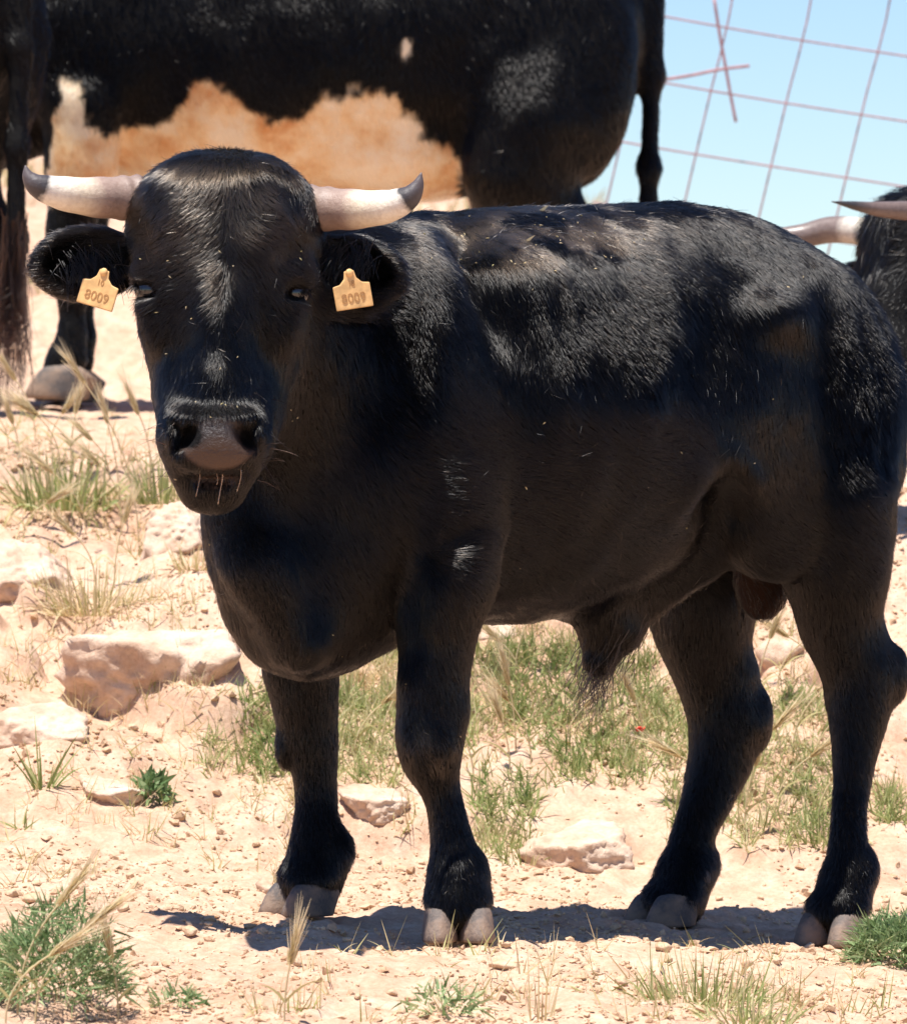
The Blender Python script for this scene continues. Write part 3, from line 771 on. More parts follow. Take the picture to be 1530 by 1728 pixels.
def wild_main(P):
    px, py = to_px(P)
    return .20 + .20 * head_w(P) + .25 * np.exp(-(((px - 640) / 110) ** 2 + ((py - 620) / 130) ** 2)) + .22 * np.exp(-(((px - 1000) / 190) ** 2 + ((py - 720) / 90) ** 2))
X, P0, N0 = grow(V, F, 600000, comb_main, len_main, 5, mask_main, lift_main, weight_main, wild_main)
px0, py0 = to_px(P0)
dust = .9 * sstep(.1, .8, noise3(P0, .05, 61) + .5 * noise3(P0, .016, 62) + .55) * np.exp(-(((px0 - 900) / 170) ** 2 + ((py0 - 400) / 50) ** 2))
dust = np.maximum(dust, .95 * (.7 + .5 * noise3(P0, .03, 66)).clip(0, 1.2) * np.exp(-(((px0 - 378) / 110) ** 2 + ((py0 - 330) / 120) ** 2)) * (P0[:, 1] < -.35))
dust = np.maximum(dust, .75 * sstep(-.1, .6, noise3(P0, .03, 64)) * np.exp(-(((px0 - 735) / 50) ** 2 + ((py0 - 1270) / 45) ** 2)))
dust = np.maximum(dust, .22 * rng.random(len(P0)) ** 3)
coat = strands('coat', X - ROOT, M['coat'], body, .00045, dict(dust=dust)); coat['kind'] = 'stuff'

# chaff and pale seed husks caught in the hair
gc = np.random.default_rng(77); ok = np.nonzero((N0[:, 1] < -.3) & (P0[:, 2] > .35))[0]
hd_ = ok[(px0[ok] < 520) & (py0[ok] > 400) & (py0[ok] < 760) & (P0[ok, 1] < -.5)]; tp_ = ok[(np.abs(px0[ok] - 900) < 190) & (py0[ok] < 460)]
ci = np.concatenate([gc.choice(ok, 26), gc.choice(hd_, 24), gc.choice(tp_, 34)])
cv = []; cf = []
for k, i in enumerate(ci):
    q = P0[i] + N0[i] * .0045; t1 = norm(gc.standard_normal(3)); t1 = norm(t1 - N0[i] * (t1 @ N0[i])); t2 = np.cross(N0[i], t1); L_ = gc.uniform(.0016, .0042); w_ = gc.uniform(.0005, .0011)
    cv += [q - t1 * L_, q - t2 * w_ + N0[i] * .001, q + t1 * L_, q + t2 * w_ + N0[i] * .001, q - N0[i] * .001]; b_ = 5 * k
    cf += [(b_, b_ + 1, b_ + 2, b_ + 3), (b_, b_ + 4, b_ + 2, b_ + 1), (b_, b_ + 3, b_ + 2, b_ + 4)]
ch = link('chaff', mesh_py('chaff', np.array(cv) - ROOT, cf, False, dict(tint=np.repeat(gc.uniform(.3, 1, len(ci)), 5))), body, M['straw']); ch['kind'] = 'stuff'

# longer hair: belly tassel, whiskers, lashes, ear hair, brow wisps
T1 = tassel(W(1018, 1105, .02), W(985, 1245, .02), 60, .030, 3, .012, r0=.016)
T2 = tassel(W(1040, 1060, .03), W(1008, 1160, .02), 300, .022, 4, .006, r0=.022)
strands('belly_tassel', np.concatenate([T1, T2]) - ROOT, M['long_hair'], body, .0008)['kind'] = 'stuff'
g = np.random.default_rng(9); wh = []
for sx, cx in ((-1, 290), (1, 445)):
    for i in range(16):
        b = WH(cx + g.normal(0, 9), 745 + g.normal(0, 30), -.70 + g.normal(0, .015)); d = norm(np.array([sx * 1.0, -.5 + g.normal(0, .3), g.normal(-.1, .5)])); L = g.uniform(.02, .05)
        wh.append([b + d * L * u + np.array([0, 0, -.010 * u * u]) for u in np.linspace(0, 1, 5)])
for i in range(26):
    b = WH(g.uniform(320, 425), 795 + g.normal(0, 3), -.715); d = norm(np.array([g.normal(0, .25), -.3, -1])); L = g.uniform(.010, .028)
    wh.append([b + d * L * u for u in np.linspace(0, 1, 5)])
strands('whiskers', np.array(wh) - ROOT, M['brown_hair'], body, .00055, dict(dust=np.full(len(wh), .2)))['kind'] = 'stuff'
la = []
for sx, cx, cy in ((-1, 247, 480), (1, 497, 488)):
    for i in range(46):
        u = g.random(); b = WH(cx + sx * 2 + (u - .5) * 26, cy - 7 + 8 * abs(u - .5), -.577); d = norm(np.array([sx * (.9 - .8 * u * (sx < 0)), -.5, -.55 + g.normal(0, .15)])); L = g.uniform(.015, .032)
        la.append([b + d * L * w - np.array([0, 0, .006 * w * w]) for w in np.linspace(0, 1, 5)])
for cx, cy, sx in ((150, 440, 1), (585, 430, -1)):           # hair inside the ears
    for i in range(230):
        b = WH(cx + g.normal(0, 26), cy + g.normal(0, 14), -.490); d = norm(np.array([sx * g.normal(.3, .4), -.6, -.9 + g.normal(0, .3)])); L = g.uniform(.02, .05)
        la.append([b + d * L * w - np.array([0, -.012, .010]) * w * w for w in np.linspace(0, 1, 5)])
strands('lashes_and_ear_hair', np.array(la) - ROOT, M['long_hair'], body, .0008)['kind'] = 'stuff'

# horns
hl = [(236, 334, -.475), (200, 334, -.490), (150, 332, -.520), (100, 325, -.545), (66, 314, -.56), (49, 298, -.565), (43, 279, -.568)]
hr = [(516, 350, -.475), (560, 353, -.490), (610, 353, -.520), (655, 348, -.545), (688, 334, -.56), (704, 314, -.565), (711, 291, -.568)]
rad = [.0385, .0365, .0325, .0275, .0205, .0115, .001]
for pts in (hl, hr):
    Vh, Fh, uh = horn_mesh(lambda a, b, c: WH(a, b, c), pts, rad, .95)
    link('horn', mesh_py('horn', np.array(Vh) - ROOT, Fh, attrs=dict(u=uh)), bull, M['horn'])
for ex, ey, ed in ((253, 490, -.569), (498, 495, -.563)):
    link('eye', EYE, bull, None, tuple(WH(ex, ey, ed) - ROOT))
# hooves and dewclaws
def foot(px, py, y, ang, mat, gap=.030, parent=bull, root=ROOT, dew=True, sc=1.02):
    c = W(px, py, y); a = math.radians(ang); c[2] = max(gz(c[0], c[1]), c[2]) - .004
    lat = np.array([math.cos(a), math.sin(a), 0]); fw = np.array([math.sin(a), -math.cos(a), 0])
    for sg in (-1, 1):
        p = c + lat * gap * sg + fw * .012
        claw('hoof', tuple(p - root), a + sg * .10, parent, mat, 0, sc)
        d = c + lat * .030 * sg - fw * .060 + UP * .085
        o = link('dewclaw', DEW, parent, None, tuple(d - root)); o.rotation_euler = (.5, 0, a)
foot(773, 1583, -.42, 2, 'hoof_pale', .030)
foot(512, 1540, -.06, -52, 'hoof', .028)
foot(1405, 1590, .14, -28, 'hoof_pale', .029)
foot(1122, 1575, .38, -55, 'hoof', .029)

# ear tags
def ear_tag(px, py, y, w, h, roll, yaw, small, big):
    out = [(-.5, -.52), (.5, -.52), (.5, .16), (.30, .20), (.17, .34), (.13, .56), (-.13, .56), (-.17, .34), (-.30, .20), (-.5, .16)]
    n_ = len(out); t_ = .0016
    Vt = [(a * w, -t_, b * h) for a, b in out] + [(a * w, t_, b * h) for a, b in out]
    Ft = [tuple(range(n_)), tuple(range(2 * n_ - 1, n_ - 1, -1))] + [(i, i + n_, (i + 1) % n_ + n_, (i + 1) % n_) for i in range(n_)]
    o = link('ear_tag', mesh_py('ear_tag', Vt, Ft, False), bull, M['tag'], tuple(WH(px, py, y) - ROOT))
    o.rotation_euler = (math.radians(-4), math.radians(roll), math.radians(yaw))
    bv = o.modifiers.new('bevel', 'BEVEL'); bv.width = .003; bv.segments = 2; bv.limit_method = 'ANGLE'
    for txt, size, zz in ((small, h * .22, .12), (big, h * .38, -.34)):
        c = bpy.data.curves.new('number', 'FONT'); c.body = txt; c.size = size; c.align_x = 'CENTER'; c.extrude = .0002
        tmp = bpy.data.objects.new('tmp', c); COL.objects.link(tmp)
        me = bpy.data.meshes.new_from_object(tmp.evaluated_get(bpy.context.evaluated_depsgraph_get())); me.name = 'number'
        bpy.data.objects.remove(tmp)
        q = link('number', me, o, M['ink'], (0, -t_ - .0006, zz * h)); q.rotation_euler = (math.radians(90), 0, 0)
    bt = link('tag_button', mesh_np('tag_button', I2[0] * np.array([.0065, .004, .0065]), I2[1]), o, M['tag'], (0, -.002, .50 * h))
    return o
ear_tag(594, 490, -.545, .064, .056, -9, 24, '18', '8009')
ear_tag(168, 488, -.545, .064, .056, 16, -20, '10', '8009')
# drool under the nose
g = np.random.default_rng(4); DV, DF = [], []
for x0, L, w in ((334, .044, .0010), (372, .056, .0022), (364, .026, .0014), (403, .036, .0012)):
    pts = [WH(x0 + 4 * math.sin(u * 3 + x0), 790, -.722) - np.array([0, .002, L * u]) for u in np.linspace(0, 1, 10)]
    v, f = tube(pts, .22 * w * (1.7 - 1.2 * np.sin(np.linspace(0, 1, 10) * 2.2)) + .0004, 6, True, len(DV)); DV += v; DF += f
sv = link('drool', mesh_py('drool', np.array(DV) - ROOT, DF), body, M['saliva']); sv['kind'] = 'stuff'

# ------------------------------------------------------------------ the bulls behind (built side-on, heading -x, origin between the feet)
TAN_X = (np.array([84, 92, 130, 138, 200, 235, 275, 310, 345, 380, 420, 470, 520, 600, 640, 660, 720, 760, 778]) - 560) / 650
TAN_Z = (690 - np.array([300, 160, 165, 232, 240, 232, 215, 166, 168, 196, 222, 214, 190, 150, 155, 190, 232, 272, 360])) / 650
def tan_of(P):
    x = P[:, 0] + .022 * noise3(P, .07, 71) + .010 * noise3(P, .025, 72)
    zb = np.interp(x, TAN_X, TAN_Z) + .030 * noise3(P, .06, 73) + .018 * noise3(P, .02, 74)
    t = sstep(-.008, .012, zb - P[:, 2]) * (x > TAN_X[0]) * (x < TAN_X[-1]) * (np.abs(P[:, 1]) < .36) * (P[:, 2] > .50)
    sp = noise3(P, .045, 75) + 1.6 * np.exp(-(((P[:, 0] - .16) / .035) ** 2 + ((P[:, 2] - .92) / .06) ** 2)) - 1.25
    return np.maximum(t, sstep(0, .25, sp))

def rot(ax, deg): return np.array(Matrix.Rotation(math.radians(deg), 3, ax))

def other_bull(label, head_at, head_rot, neck, n_hair, tan, horn_len, seed, horns=None):
    """returns the root Empty with its parts; the mesh is one continuous body"""
    root = link('bull', None); root.empty_display_size = .1
    tag(root, label, 'bull')
    s = SDF((-1.95, -.62, -.02), (1.05, .62, 1.62), .0115, .10)
    lat = np.array([0, -1.0, 0])
    fx = lambda t: (lat, UP)
    s.loft([(.62, 0, .98), (.48, 0, 1.02), (.20, 0, 1.00), (-.15, 0, .955), (-.45, 0, .97), (-.70, 0, 1.02), (-.86, 0, .98)],
           [(.20, .26), (.255, .32), (.305, .375), (.325, .395), (.30, .395), (.255, .37), (.20, .29)], fx, 20, .06)
    s.ell((-.60, 0, 1.30), (.26, .12, .13), None, .1)                       # withers
    s.ell((.40, 0, 1.28), (.22, .16, .09), None, .1)
    s.ell((.16, 0, .66), (.26, .20, .11), None, .10)
    s.ell((-.88, 0, .80), (.13, .12, .20), None, .08)                       # brisket
    for sy in (-1, 1):
        s.ell((-.68, .22 * sy, .95), (.15, .08, .27), None, .07)            # shoulder
        s.ell((.52, .19 * sy, .92), (.22, .11, .29), None, .08)             # thigh
        s.ell((.63, .16 * sy, .84), (.10, .10, .22), None, .06)
        s.chain([(np.array(p), r) for p, r in [((-.66, .20 * sy, .76), .115), ((-.66, .19 * sy, .60), .088), ((-.68, .18 * sy, .44), .056), ((-.69, .18 * sy, .36), .052), ((-.675, .18 * sy, .27), .036), ((-.67, .18 * sy, .17), .035), ((-.68, .18 * sy, .11), .044), ((-.695, .18 * sy, .07), .044)]], .025)
        s.chain([(np.array(p), r) for p, r in [((.50, .19 * sy, .78), .16), ((.47, .18 * sy, .62), .135), ((.56, .18 * sy, .50), .075), ((.64, .18 * sy, .42), .060), ((.63, .18 * sy, .30), .046), ((.60, .18 * sy, .18), .044), ((.58, .18 * sy, .11), .050), ((.56, .18 * sy, .06), .050)]], .05)
        s.ell((.685, .18 * sy, .44), (.025, .03, .05), None, .04)
    s.chain([(np.array(p), r) for p, r in [((.68, 0, 1.25), .05), ((.785, 0, 1.18), .036), ((.800, 0, .9), .026), ((.802, 0, .66), .024), ((.802, 0, .44), .022)]], .04)
    C = [np.array(p) for p, _, _ in neck]
    s.loft(C, [(a, b) for _, a, b in neck], lambda t: (norm(np.cross(UP, t)) * -1, norm(np.cross(np.cross(UP, t), t)) * -1), 10, .08)
    B = head_rot; o = np.array(head_at, float)
    P = add_head(s, B, o, .92)
    V, F = s.mesh()
    V = V + vnormals(V, F) * (.006 * noise3(V, .09, seed))[:, None]
    loc = (V - o) @ B / .92                                                  # head frame
    nose = np.exp(-np.maximum((loc[:, 0] / .062) ** 2 + ((loc[:, 2] + .245) / .05) ** 2 - .75, 0) * 7) * (loc[:, 1] < -.11) * (np.linalg.norm(loc, axis=1) < .5)
    tn = tan_of(V) if tan else np.zeros(len(V))
    body = link('body', mesh_np('bull_body', V, F, attrs=dict(nose=nose, warm=np.zeros(len(V)), tan=tn)), root, M['hide_tan' if tan else 'hide'])
    def comb(Q, N):
        D = np.tile(np.array([.35, 0, -.95]), (len(Q), 1)); lg = sstep(.68, .5, Q[:, 2])[:, None]
        D = D * (1 - lg) + np.array([.1, 0, -1]) * lg
        l = (Q - o) @ B; hd = (np.linalg.norm(l, axis=1) < .42)
        Hd = np.stack([l[:, 0] * 4, -.2 + 0 * l[:, 0], -.8 + 0 * l[:, 0]], -1) @ B.T
        return np.where(hd[:, None], Hd, D)
    def leng(Q, N):
        l = (Q - o) @ B; top = (np.linalg.norm(l * np.array([1, 1, .7]), axis=1) < .26) & (l[:, 2] > 0)
        return np.where(top, .034, np.where(Q[:, 2] < .5, .010, .017))
    def mask(Q, N):
        l = (Q - o) @ B / .92
        return 1 - 1.5 * np.exp(-np.maximum((l[:, 0] / .062) ** 2 + ((l[:, 2] + .245) / .05) ** 2 - .75, 0) * 7) * (l[:, 1] < -.11) * (np.linalg.norm(l, axis=1) < .5)
    X, P0, _ = grow(V, F, n_hair, comb, leng, seed, mask, lambda Q, T_, N_: .16 + .22 * (.7 + noise3(Q, .12, 77)).clip(0, 1.5) * sstep(.6, .8, Q[:, 2]), None, lambda Q: .28 + .9 * ((np.linalg.norm((Q - o) @ B * np.array([1, 1, .6]), axis=1) < .27) & (((Q - o) @ B)[:, 2] > -.08)))
    at = dict(dust=.15 * np.random.default_rng(1).random(len(P0)) ** 2)
    if tan: at['tan'] = tan_of(P0)
    c = strands('coat', X, M['coat_tan' if tan else 'coat'], body, .0008, at); c['kind'] = 'stuff'
    T = tassel((.802, 0, .48), (.80, 0, .08), 420, .035, seed, .02, r0=.013)
    strands('tail_switch', T, M['brown_hair'] if seed == 44 else M['long_hair'], body, .0012, dict(dust=np.random.default_rng(2).random(420) ** 3))['kind'] = 'stuff'
    for sx in (-1, 1):
        q = [(.115, -.02, .135), (.20, -.03, .145), (.30, -.075, .15), (.36, -.17, .17), (.365, -.28, .215), (.34, -.36, .275)]
        if horns: q = horns[sx]
        C = catmull([o + .92 * (B @ np.array([a * sx, b, c])) for a, b, c in [(a * (1 if a < .2 else horn_len), b * horn_len, c) for a, b, c in q]], 40)
        rr = np.interp(np.linspace(0, 1, 40), [0, .2, .5, .75, .9, 1], [.037, .036, .030, .021, .011, .001]) * (.8 if horns else 1)
        Vh, Fh = tube(C, rr, 16)
        link('horn', mesh_py('horn', Vh, Fh, attrs=dict(u=np.repeat(np.linspace(0, 1, 40), 16))), root, M['dark_horn' if horns else 'horn'])
        link('eye', EYE, root, None, tuple(P(373 + sx * 121, 488, -.556)))
        for fx_, fz in ((-.70, 0), (.555, 0)):
            for g_ in (-1, 1):
                claw('hoof', (fx_, .18 * sx + .028 * g_, fz), math.radians(-90), root, 'hoof', 0, 1.55)
    return root

def stand(root, x, y, rz, up=0):
    c, s_ = math.cos(rz), math.sin(rz)
    f = lambda lx, ly: gz(x + lx * c - ly * s_, y + lx * s_ + ly * c)
    a = (f(-.7, .18) + f(-.7, -.18)) / 2; b = (f(.56, .18) + f(.56, -.18)) / 2
    root.location = (x, y, (a * .56 + b * .70) / 1.26 - .012 + up)
    root.rotation_euler = (0, math.atan2(a - b, 1.26), rz)

NECK_UP = [((-.72, 0, 1.12), .22, .30), ((-.95, 0, 1.14), .19, .24), ((-1.15, 0, 1.16), .16, .19), ((-1.28, 0, 1.15), .14, .16)]
b2 = other_bull('large black bull with tan belly standing behind, its head out of frame', (-1.42, 0, 1.05), rot('Z', -90) @ rot('X', -32), NECK_UP, 190000, True, 1.1, 42)
stand(b2, -.316, 5.4, 0, .03)
b3 = other_bull('black bull at the right edge, only its curly forehead and horns showing', (-1.27, -.16, .52), rot('Z', -42) @ rot('Y', -9) @ rot('X', -6),
                [((-.72, 0, 1.02), .21, .28), ((-.93, -.03, .80), .18, .22), ((-1.08, -.08, .63), .14, .16), ((-1.17, -.11, .56), .12, .13)], 90000, False, 1.0, 43, {-1: [(.115, -.02, .135), (.20, -.03, .150), (.26, -.06, .140), (.30, -.10, .135), (.34, -.15, .135), (.36, -.20, .14)],
                     1: [(.115, -.02, .135), (.17, -.07, .125), (.21, -.16, .100), (.22, -.27, .085), (.20, -.38, .075), (.16, -.48, .08)]})
stand(b3, 2.21, 2.75, 0, .025)
b4 = other_bull('black bull at the left edge, only its brown tail hair and hind leg showing', (-1.42, 0, 1.05), rot('Z', -90) @ rot('X', -32), NECK_UP, 50000, False, 1.0, 44)
stand(b4, -1.775, 4.55, math.radians(-28))

# ------------------------------------------------------------------ wire mesh panel leaning behind the big bull
fy = 7.4
fence = link('wire_fence', None, None, None, tuple(W(1350, 500, fy))); fo = np.array(fence.location)
tag(fence, 'rusty welded wire mesh panel leaning against the sky at upper right', 'fence')
def add_wire(pts, y, r=.0029):
    C = catmull([W(a, b, y) for a, b in pts], 14); v, f = tube(C, np.full(14, r), 6)
    link('wire', mesh_py('wire', np.array(v) - fo, f), fence, M['rust'])
for k in range(-2, 4):                                  # near-horizontal wires
    ofs = k * 112
    add_wire([(1000, 6 + ofs), (1110, 26 + ofs), (1320, 63 + ofs * .985), (1530, 95 + ofs * .985), (1900, 150 + ofs), (2300, 205 + ofs)], fy)
for k in range(-1, 8):                                  # near-vertical wires
    ofs = k * 133
    add_wire([(1300 + ofs - 12, -330), (1235 + ofs, 0), (1196 + ofs * .99, 165), (1155 + ofs * .985, 340), (1125 + ofs * .98, 470), (1100 + ofs * .98, 560)], fy + .012)
for pts, lab in (([(1204, -4), (1214, 60), (1222, 104), (1232, 160), (1241, 206)], 'loose bent wire hanging down through the mesh panel'),
                 ([(1100, 137), (1160, 128), (1215, 117), (1264, 111)], 'loose short wire lying across the mesh panel')):
    C = catmull([W(a, b, fy - .03) for a, b in pts], 16); v, f = tube(C - C[0], np.full(16, .0048), 6)
    tag(link('loose_wire', mesh_py('loose_wire', v, f), None, M['rust'], tuple(C[0])), lab, 'wire')

# ------------------------------------------------------------------ grasses and herbs
def blades(base, lean, length, width, droop, seed, segs=5):
    """vectorised tapered blades: base (n,3), lean (n,3) start direction, droop bends them down"""
    g = np.random.default_rng(seed); n = len(base); side = norm(np.cross(lean, g.standard_normal((n, 3)))); V = []
    for i in range(segs + 1):
        u = i / segs
        c = base + length[:, None] * (lean * u + np.array([0, 0, -1.0]) * (droop * u * u)[:, None])
        w = (width * (1 - u ** 1.6) * .5 + .00015)[:, None] * side
        V.append(np.stack([c - w, c + w], 1))
    V = np.stack(V, 1).reshape(-1, 3)
    q = np.array([(2 * i, 2 * i + 1, 2 * i + 3, 2 * i + 2) for i in range(segs)])
    F = (q[None] + (2 * (segs + 1)) * np.arange(n)[:, None, None]).reshape(-1, 4)
    return V, F, 2 * (segs + 1)

def merge(parts):
    V = []; F = []; A = []; o = 0
    for v, f, a in parts: V.append(v); F.append(np.asarray(f) + o); A.append(a); o += len(v)
    return np.concatenate(V), np.concatenate(F), np.concatenate(A)

def tuft_geo(n, h, r, seed, spread=.8, width=.0035, droop=.35, tint=(.2, .9)):
    g = np.random.default_rng(seed); a = g.uniform(0, 6.283, n); rr = r * np.sqrt(g.random(n))
    b = np.stack([rr * np.cos(a), rr * np.sin(a), -.006 + 0 * a], -1); sp = spread * g.random(n) * (.4 + rr / r)
    a2 = a + g.normal(0, .5, n); l = norm(np.stack([sp * np.cos(a2), sp * np.sin(a2), np.ones(n)], -1))
    L = h * g.uniform(.35, 1.0, n); V, F, k = blades(b, l, L, width * g.uniform(.6, 1.3, n), droop * g.uniform(.1, 1.3, n) * sp, seed)
    return V, F, np.repeat(g.uniform(*tint, n), k)

def barley_geo(h, seed, bend=.35, head=.062, az=None):
    """one wild barley stalk: stem, a leaf, spike of awned spikelets (quads only)"""
    g = np.random.default_rng(seed); az = g.uniform(0, 6.28) if az is None else az; d = np.array([math.cos(az), math.sin(az) * .6, 0])
    u = np.linspace(0, 1, 10); C = np.stack([d * bend * h * t ** 2.2 + np.array([0, 0, h * (t - .12 * bend * t ** 3)]) for t in u])
    v, f = tube(C, np.full(10, .0014), 4, False); parts = [(np.array(v), np.array(f), np.full(len(v), .75))]
    T = norm(C[-1] - C[-2]); side = norm(np.cross(T, [.2, 1, .1])); nrm = np.cross(T, side)
    nb = 34; k_ = np.arange(nb) / nb; ang = k_ * 40; rad = norm(np.cos(ang)[:, None] * side + np.sin(ang)[:, None] * nrm)
    b = C[-1] + T * (k_ * head)[:, None]; dr = norm(T + rad * .33)
    for ln, w, dd in ((.019, .0078, .34), (.060, .0016, .26)):
        V_, F_, k = blades(b, norm(T + rad * dd * (1.2 - .6 * k_)[:, None]), np.full(nb, ln) * g.uniform(.8, 1.2, nb), np.full(nb, w), np.full(nb, .02), seed + 1, 3)
        parts.append((V_, F_, np.full(len(V_), .55 if w > .002 else .95) + .0))
    lb = C[3][None].repeat(2, 0); ll = norm(np.array([[d[0], d[1], 1.2], [-d[0], -d[1], 1.4]]))
    V_, F_, k = blades(lb, ll, np.array([.10, .07]), np.array([.004, .004]), np.array([.5, .5]), seed + 3); parts.append((V_, F_, np.full(len(V_), .3)))
    return merge(parts)

def plant(name, px, py, geo, mat, label, cat='grass', group=None, scale=None):
    p = on_ground(px, py) if not isinstance(px, np.ndarray) else px
    V, F, A = geo; k = 1 if scale is None else scale
    o = link(name, mesh_np(name, V * k, F, True, dict(tint=A)), None, M[mat], tuple(p))
    return tag(o, label, cat, group)

# ground cover in the band behind the legs: nobody could count these blades
def cover(name, label, boxes, n, h, mat, seed, tint, width=.0038, fill=.0):
    g = np.random.default_rng(seed); B = []; Hs = []
    for (x0, x1, y0, y1, wgt) in boxes:
        m = int(n * wgt); px = g.uniform(x0, x1, m); py = g.uniform(y0, y1, m)
        ys = np.arange(-2, 5, .02); d = (CAM_D + ys) / CAM_D
        X_ = (px[:, None] - 765) / 1000 * d; Z_ = CAM_Z + (864 - py[:, None]) / 1000 * d
        G_ = ground(X_, ys[None] + 0 * X_); i = np.argmax(G_ >= Z_, 1); r_ = np.arange(m)
        b = np.stack([X_[r_, i], ys[i], G_[r_, i]], -1)
        nn = noise2(b[:, 0], b[:, 1], .14, seed) + .6 * noise2(b[:, 0], b[:, 1], .05, seed + 1)
        B.append(b[nn + .5 * g.random(m) > fill]); Hs.append(.6 + .5 * nn[nn + .5 * 0 > -9][: 0])
    b = np.concatenate(B); m = len(b)
    b = np.repeat(b, 7, 0) + g.normal(0, .008, (m * 7, 3)) * np.array([1, 1, 0]); b[:, 2] = ground(b[:, 0], b[:, 1]) - .004; m = len(b)
    a = g.uniform(0, 6.28, m); sp = g.uniform(.1, 1.3, m); l = norm(np.stack([sp * np.cos(a), sp * np.sin(a), np.ones(m)], -1))
    L = h * g.uniform(.3, 1.0, m); V, F, k = blades(b, l, L, width * g.uniform(.5, 1.3, m), .5 * sp * g.random(m), seed, 4)
    tt = np.clip(.5 * (tint[0] + tint[1]) + .5 * (tint[1] - tint[0]) * (noise2(b[:, 0], b[:, 1], .1, 5) + g.normal(0, .5, m)), 0, 1)
    o = link(name, mesh_np(name, V, F, True, dict(tint=np.repeat(tt, k))), None, M[mat])
    return tag(o, label, 'grass', None, 'stuff')
cover('grass', 'green and yellowing grass growing on the bank behind the legs',
      [(350, 690, 1170, 1330, .24), (780, 1130, 1100, 1330, .34), (1130, 1420, 1180, 1440, .24), (1480, 1530, 1230, 1400, .05), (560, 700, 1080, 1200, .08), (800, 900, 1330, 1460, .05)],
      2000, .072, 'green', 81, (.1, 1.0), width=.0030, fill=.05)
cover('dry_grass', 'straw coloured dry grass scattered over the bank and soil',
      [(0, 350, 700, 1180, .30), (780, 1420, 1060, 1300, .25), (0, 700, 1180, 1500, .20), (400, 1530, 1600, 1728, .12), (560, 680, 1080, 1180, .13)],
      1100, .075, 'straw', 82, (.0, 1.0), width=.0022, fill=.1)
# hilltop scrub
g = np.random.default_rng(5); hx = g.uniform(-3.5, 2.2, 2600); hy = g.uniform(9, 17.5, 2600)
kp = noise2(hx, hy, .9, 33) > -.1; hx, hy = hx[kp], hy[kp]; hb = np.repeat(np.stack([hx, hy, ground(hx, hy) - .02], -1), 8, 0); m = len(hb)
hb[:, :2] += g.normal(0, .05, (m, 2)); a = g.uniform(0, 6.28, m); sp = g.uniform(.1, .9, m)
V_, F_, k = blades(hb, norm(np.stack([sp * np.cos(a), sp * np.sin(a), np.ones(m)], -1)), g.uniform(.05, .22, m), np.full(m, .009), .3 * sp, 6, 3)
tag(link('hilltop_grass', mesh_np('hilltop_grass', V_, F_, True, dict(tint=np.repeat(g.uniform(0, 1, m), k))), None, M['straw']), 'pale dry grass covering the hilltop behind the big bull', 'grass', None, 'stuff')

# plants one can point to
plant('grass_tuft', 110, 860, tuft_geo(260, .17, .10, 1, 1.1, .0055, .55, (.1, 1)), 'green', 'leafy half dry tuft on the bank under the barley heads')
plant('grass_tuft', 155, 1040, tuft_geo(320, .15, .09, 2, 1.5, .003, .6, (.1, 1)), 'straw', 'wiry straw tuft spreading on the bank above the boulder')
plant('grass_tuft', 285, 850, tuft_geo(150, .15, .07, 3, .7, .004, .4, (.1, .8)), 'green', 'green tuft hard against the left of the bull\'s chin')
plant('grass_tuft', 325, 960, tuft_geo(70, .09, .04, 4, 1.0, .003, .5, (.3, 1)), 'straw', 'small dry tuft beside the bull\'s throat')
plant('grass_tuft', 135, 1190, tuft_geo(50, .09, .03, 5, 1.0, .0028, .5, (.3, 1)), 'straw', 'thin dry tuft in front of the boulder\'s left end')
plant('grass_tuft', 75, 1330, tuft_geo(26, .15, .02, 6, .9, .005, .4, (.1, .7)), 'green', 'sparse yellow green tuft between the pale stones at left')
plant('grass_tuft', 40, 1395, tuft_geo(16, .07, .02, 7, 1.6, .003, .4, (.2, .8)), 'green', 'few flattened blades on bare soil near the left edge')
def herb_geo(n, h, r, seed, leaf=.03, width=.012, tint=(.1, .8)):
    """low leafy cushion: many short leaflets on arching stems"""
    g = np.random.default_rng(seed); a = g.uniform(0, 6.283, n); e = np.arccos(g.uniform(.05, 1, n)); q = g.uniform(.35, 1, n) ** .5
    P = np.stack([r * np.sin(e) * np.cos(a) * q, r * np.sin(e) * np.sin(a) * q, h * np.cos(e) * q], -1)
    P *= (1 + .3 * noise3(P, .05, seed))[:, None]
    l = norm(norm(P + np.array([0, 0, .01])) + .7 * g.standard_normal((n, 3))); V, F, k = blades(P, l, leaf * g.uniform(.5, 1.4, n), width * g.uniform(.6, 1.3, n), .2 * g.random(n), seed, 3)
    return V, F, np.repeat(np.clip(g.uniform(*tint, n) + .25 * noise3(P, .03, 3), 0, 1), k)
plant('herb', 262, 1355, herb_geo(150, .05, .035, 8, .026, .010, (.0, .6)), 'herb', 'small dark green leafy weed alone on the bare soil', 'weed')
plant('herb', 90, 1690, herb_geo(2300, .135, .110, 9, .026, .0030, (.0, .8)), 'herb', 'feathery green cushion plant in the lower left corner', 'plant')
plant('herb', 1505, 1632, herb_geo(1500, .085, .075, 10, .030, .0034, (.1, .8)), 'herb', 'bright green feathery plant by the near hind hoof', 'plant')
plant('herb', 300, 1700, herb_geo(110, .03, .04, 11, .02, .004, (.1, .9)), 'herb', 'tiny sprig right of the lower left cushion plant', 'plant')
plant('herb', 745, 1715, herb_geo(170, .04, .06, 12, .025, .004, (.2, 1)), 'herb', 'thin green herb at the bottom under the near forefoot', 'plant')
plant('grass_tuft', 1190, 1700, tuft_geo(230, .12, .10, 13, 1.2, .0032, .55, (.1, 1)), 'green', 'half dry grass clump at the bottom right of centre')
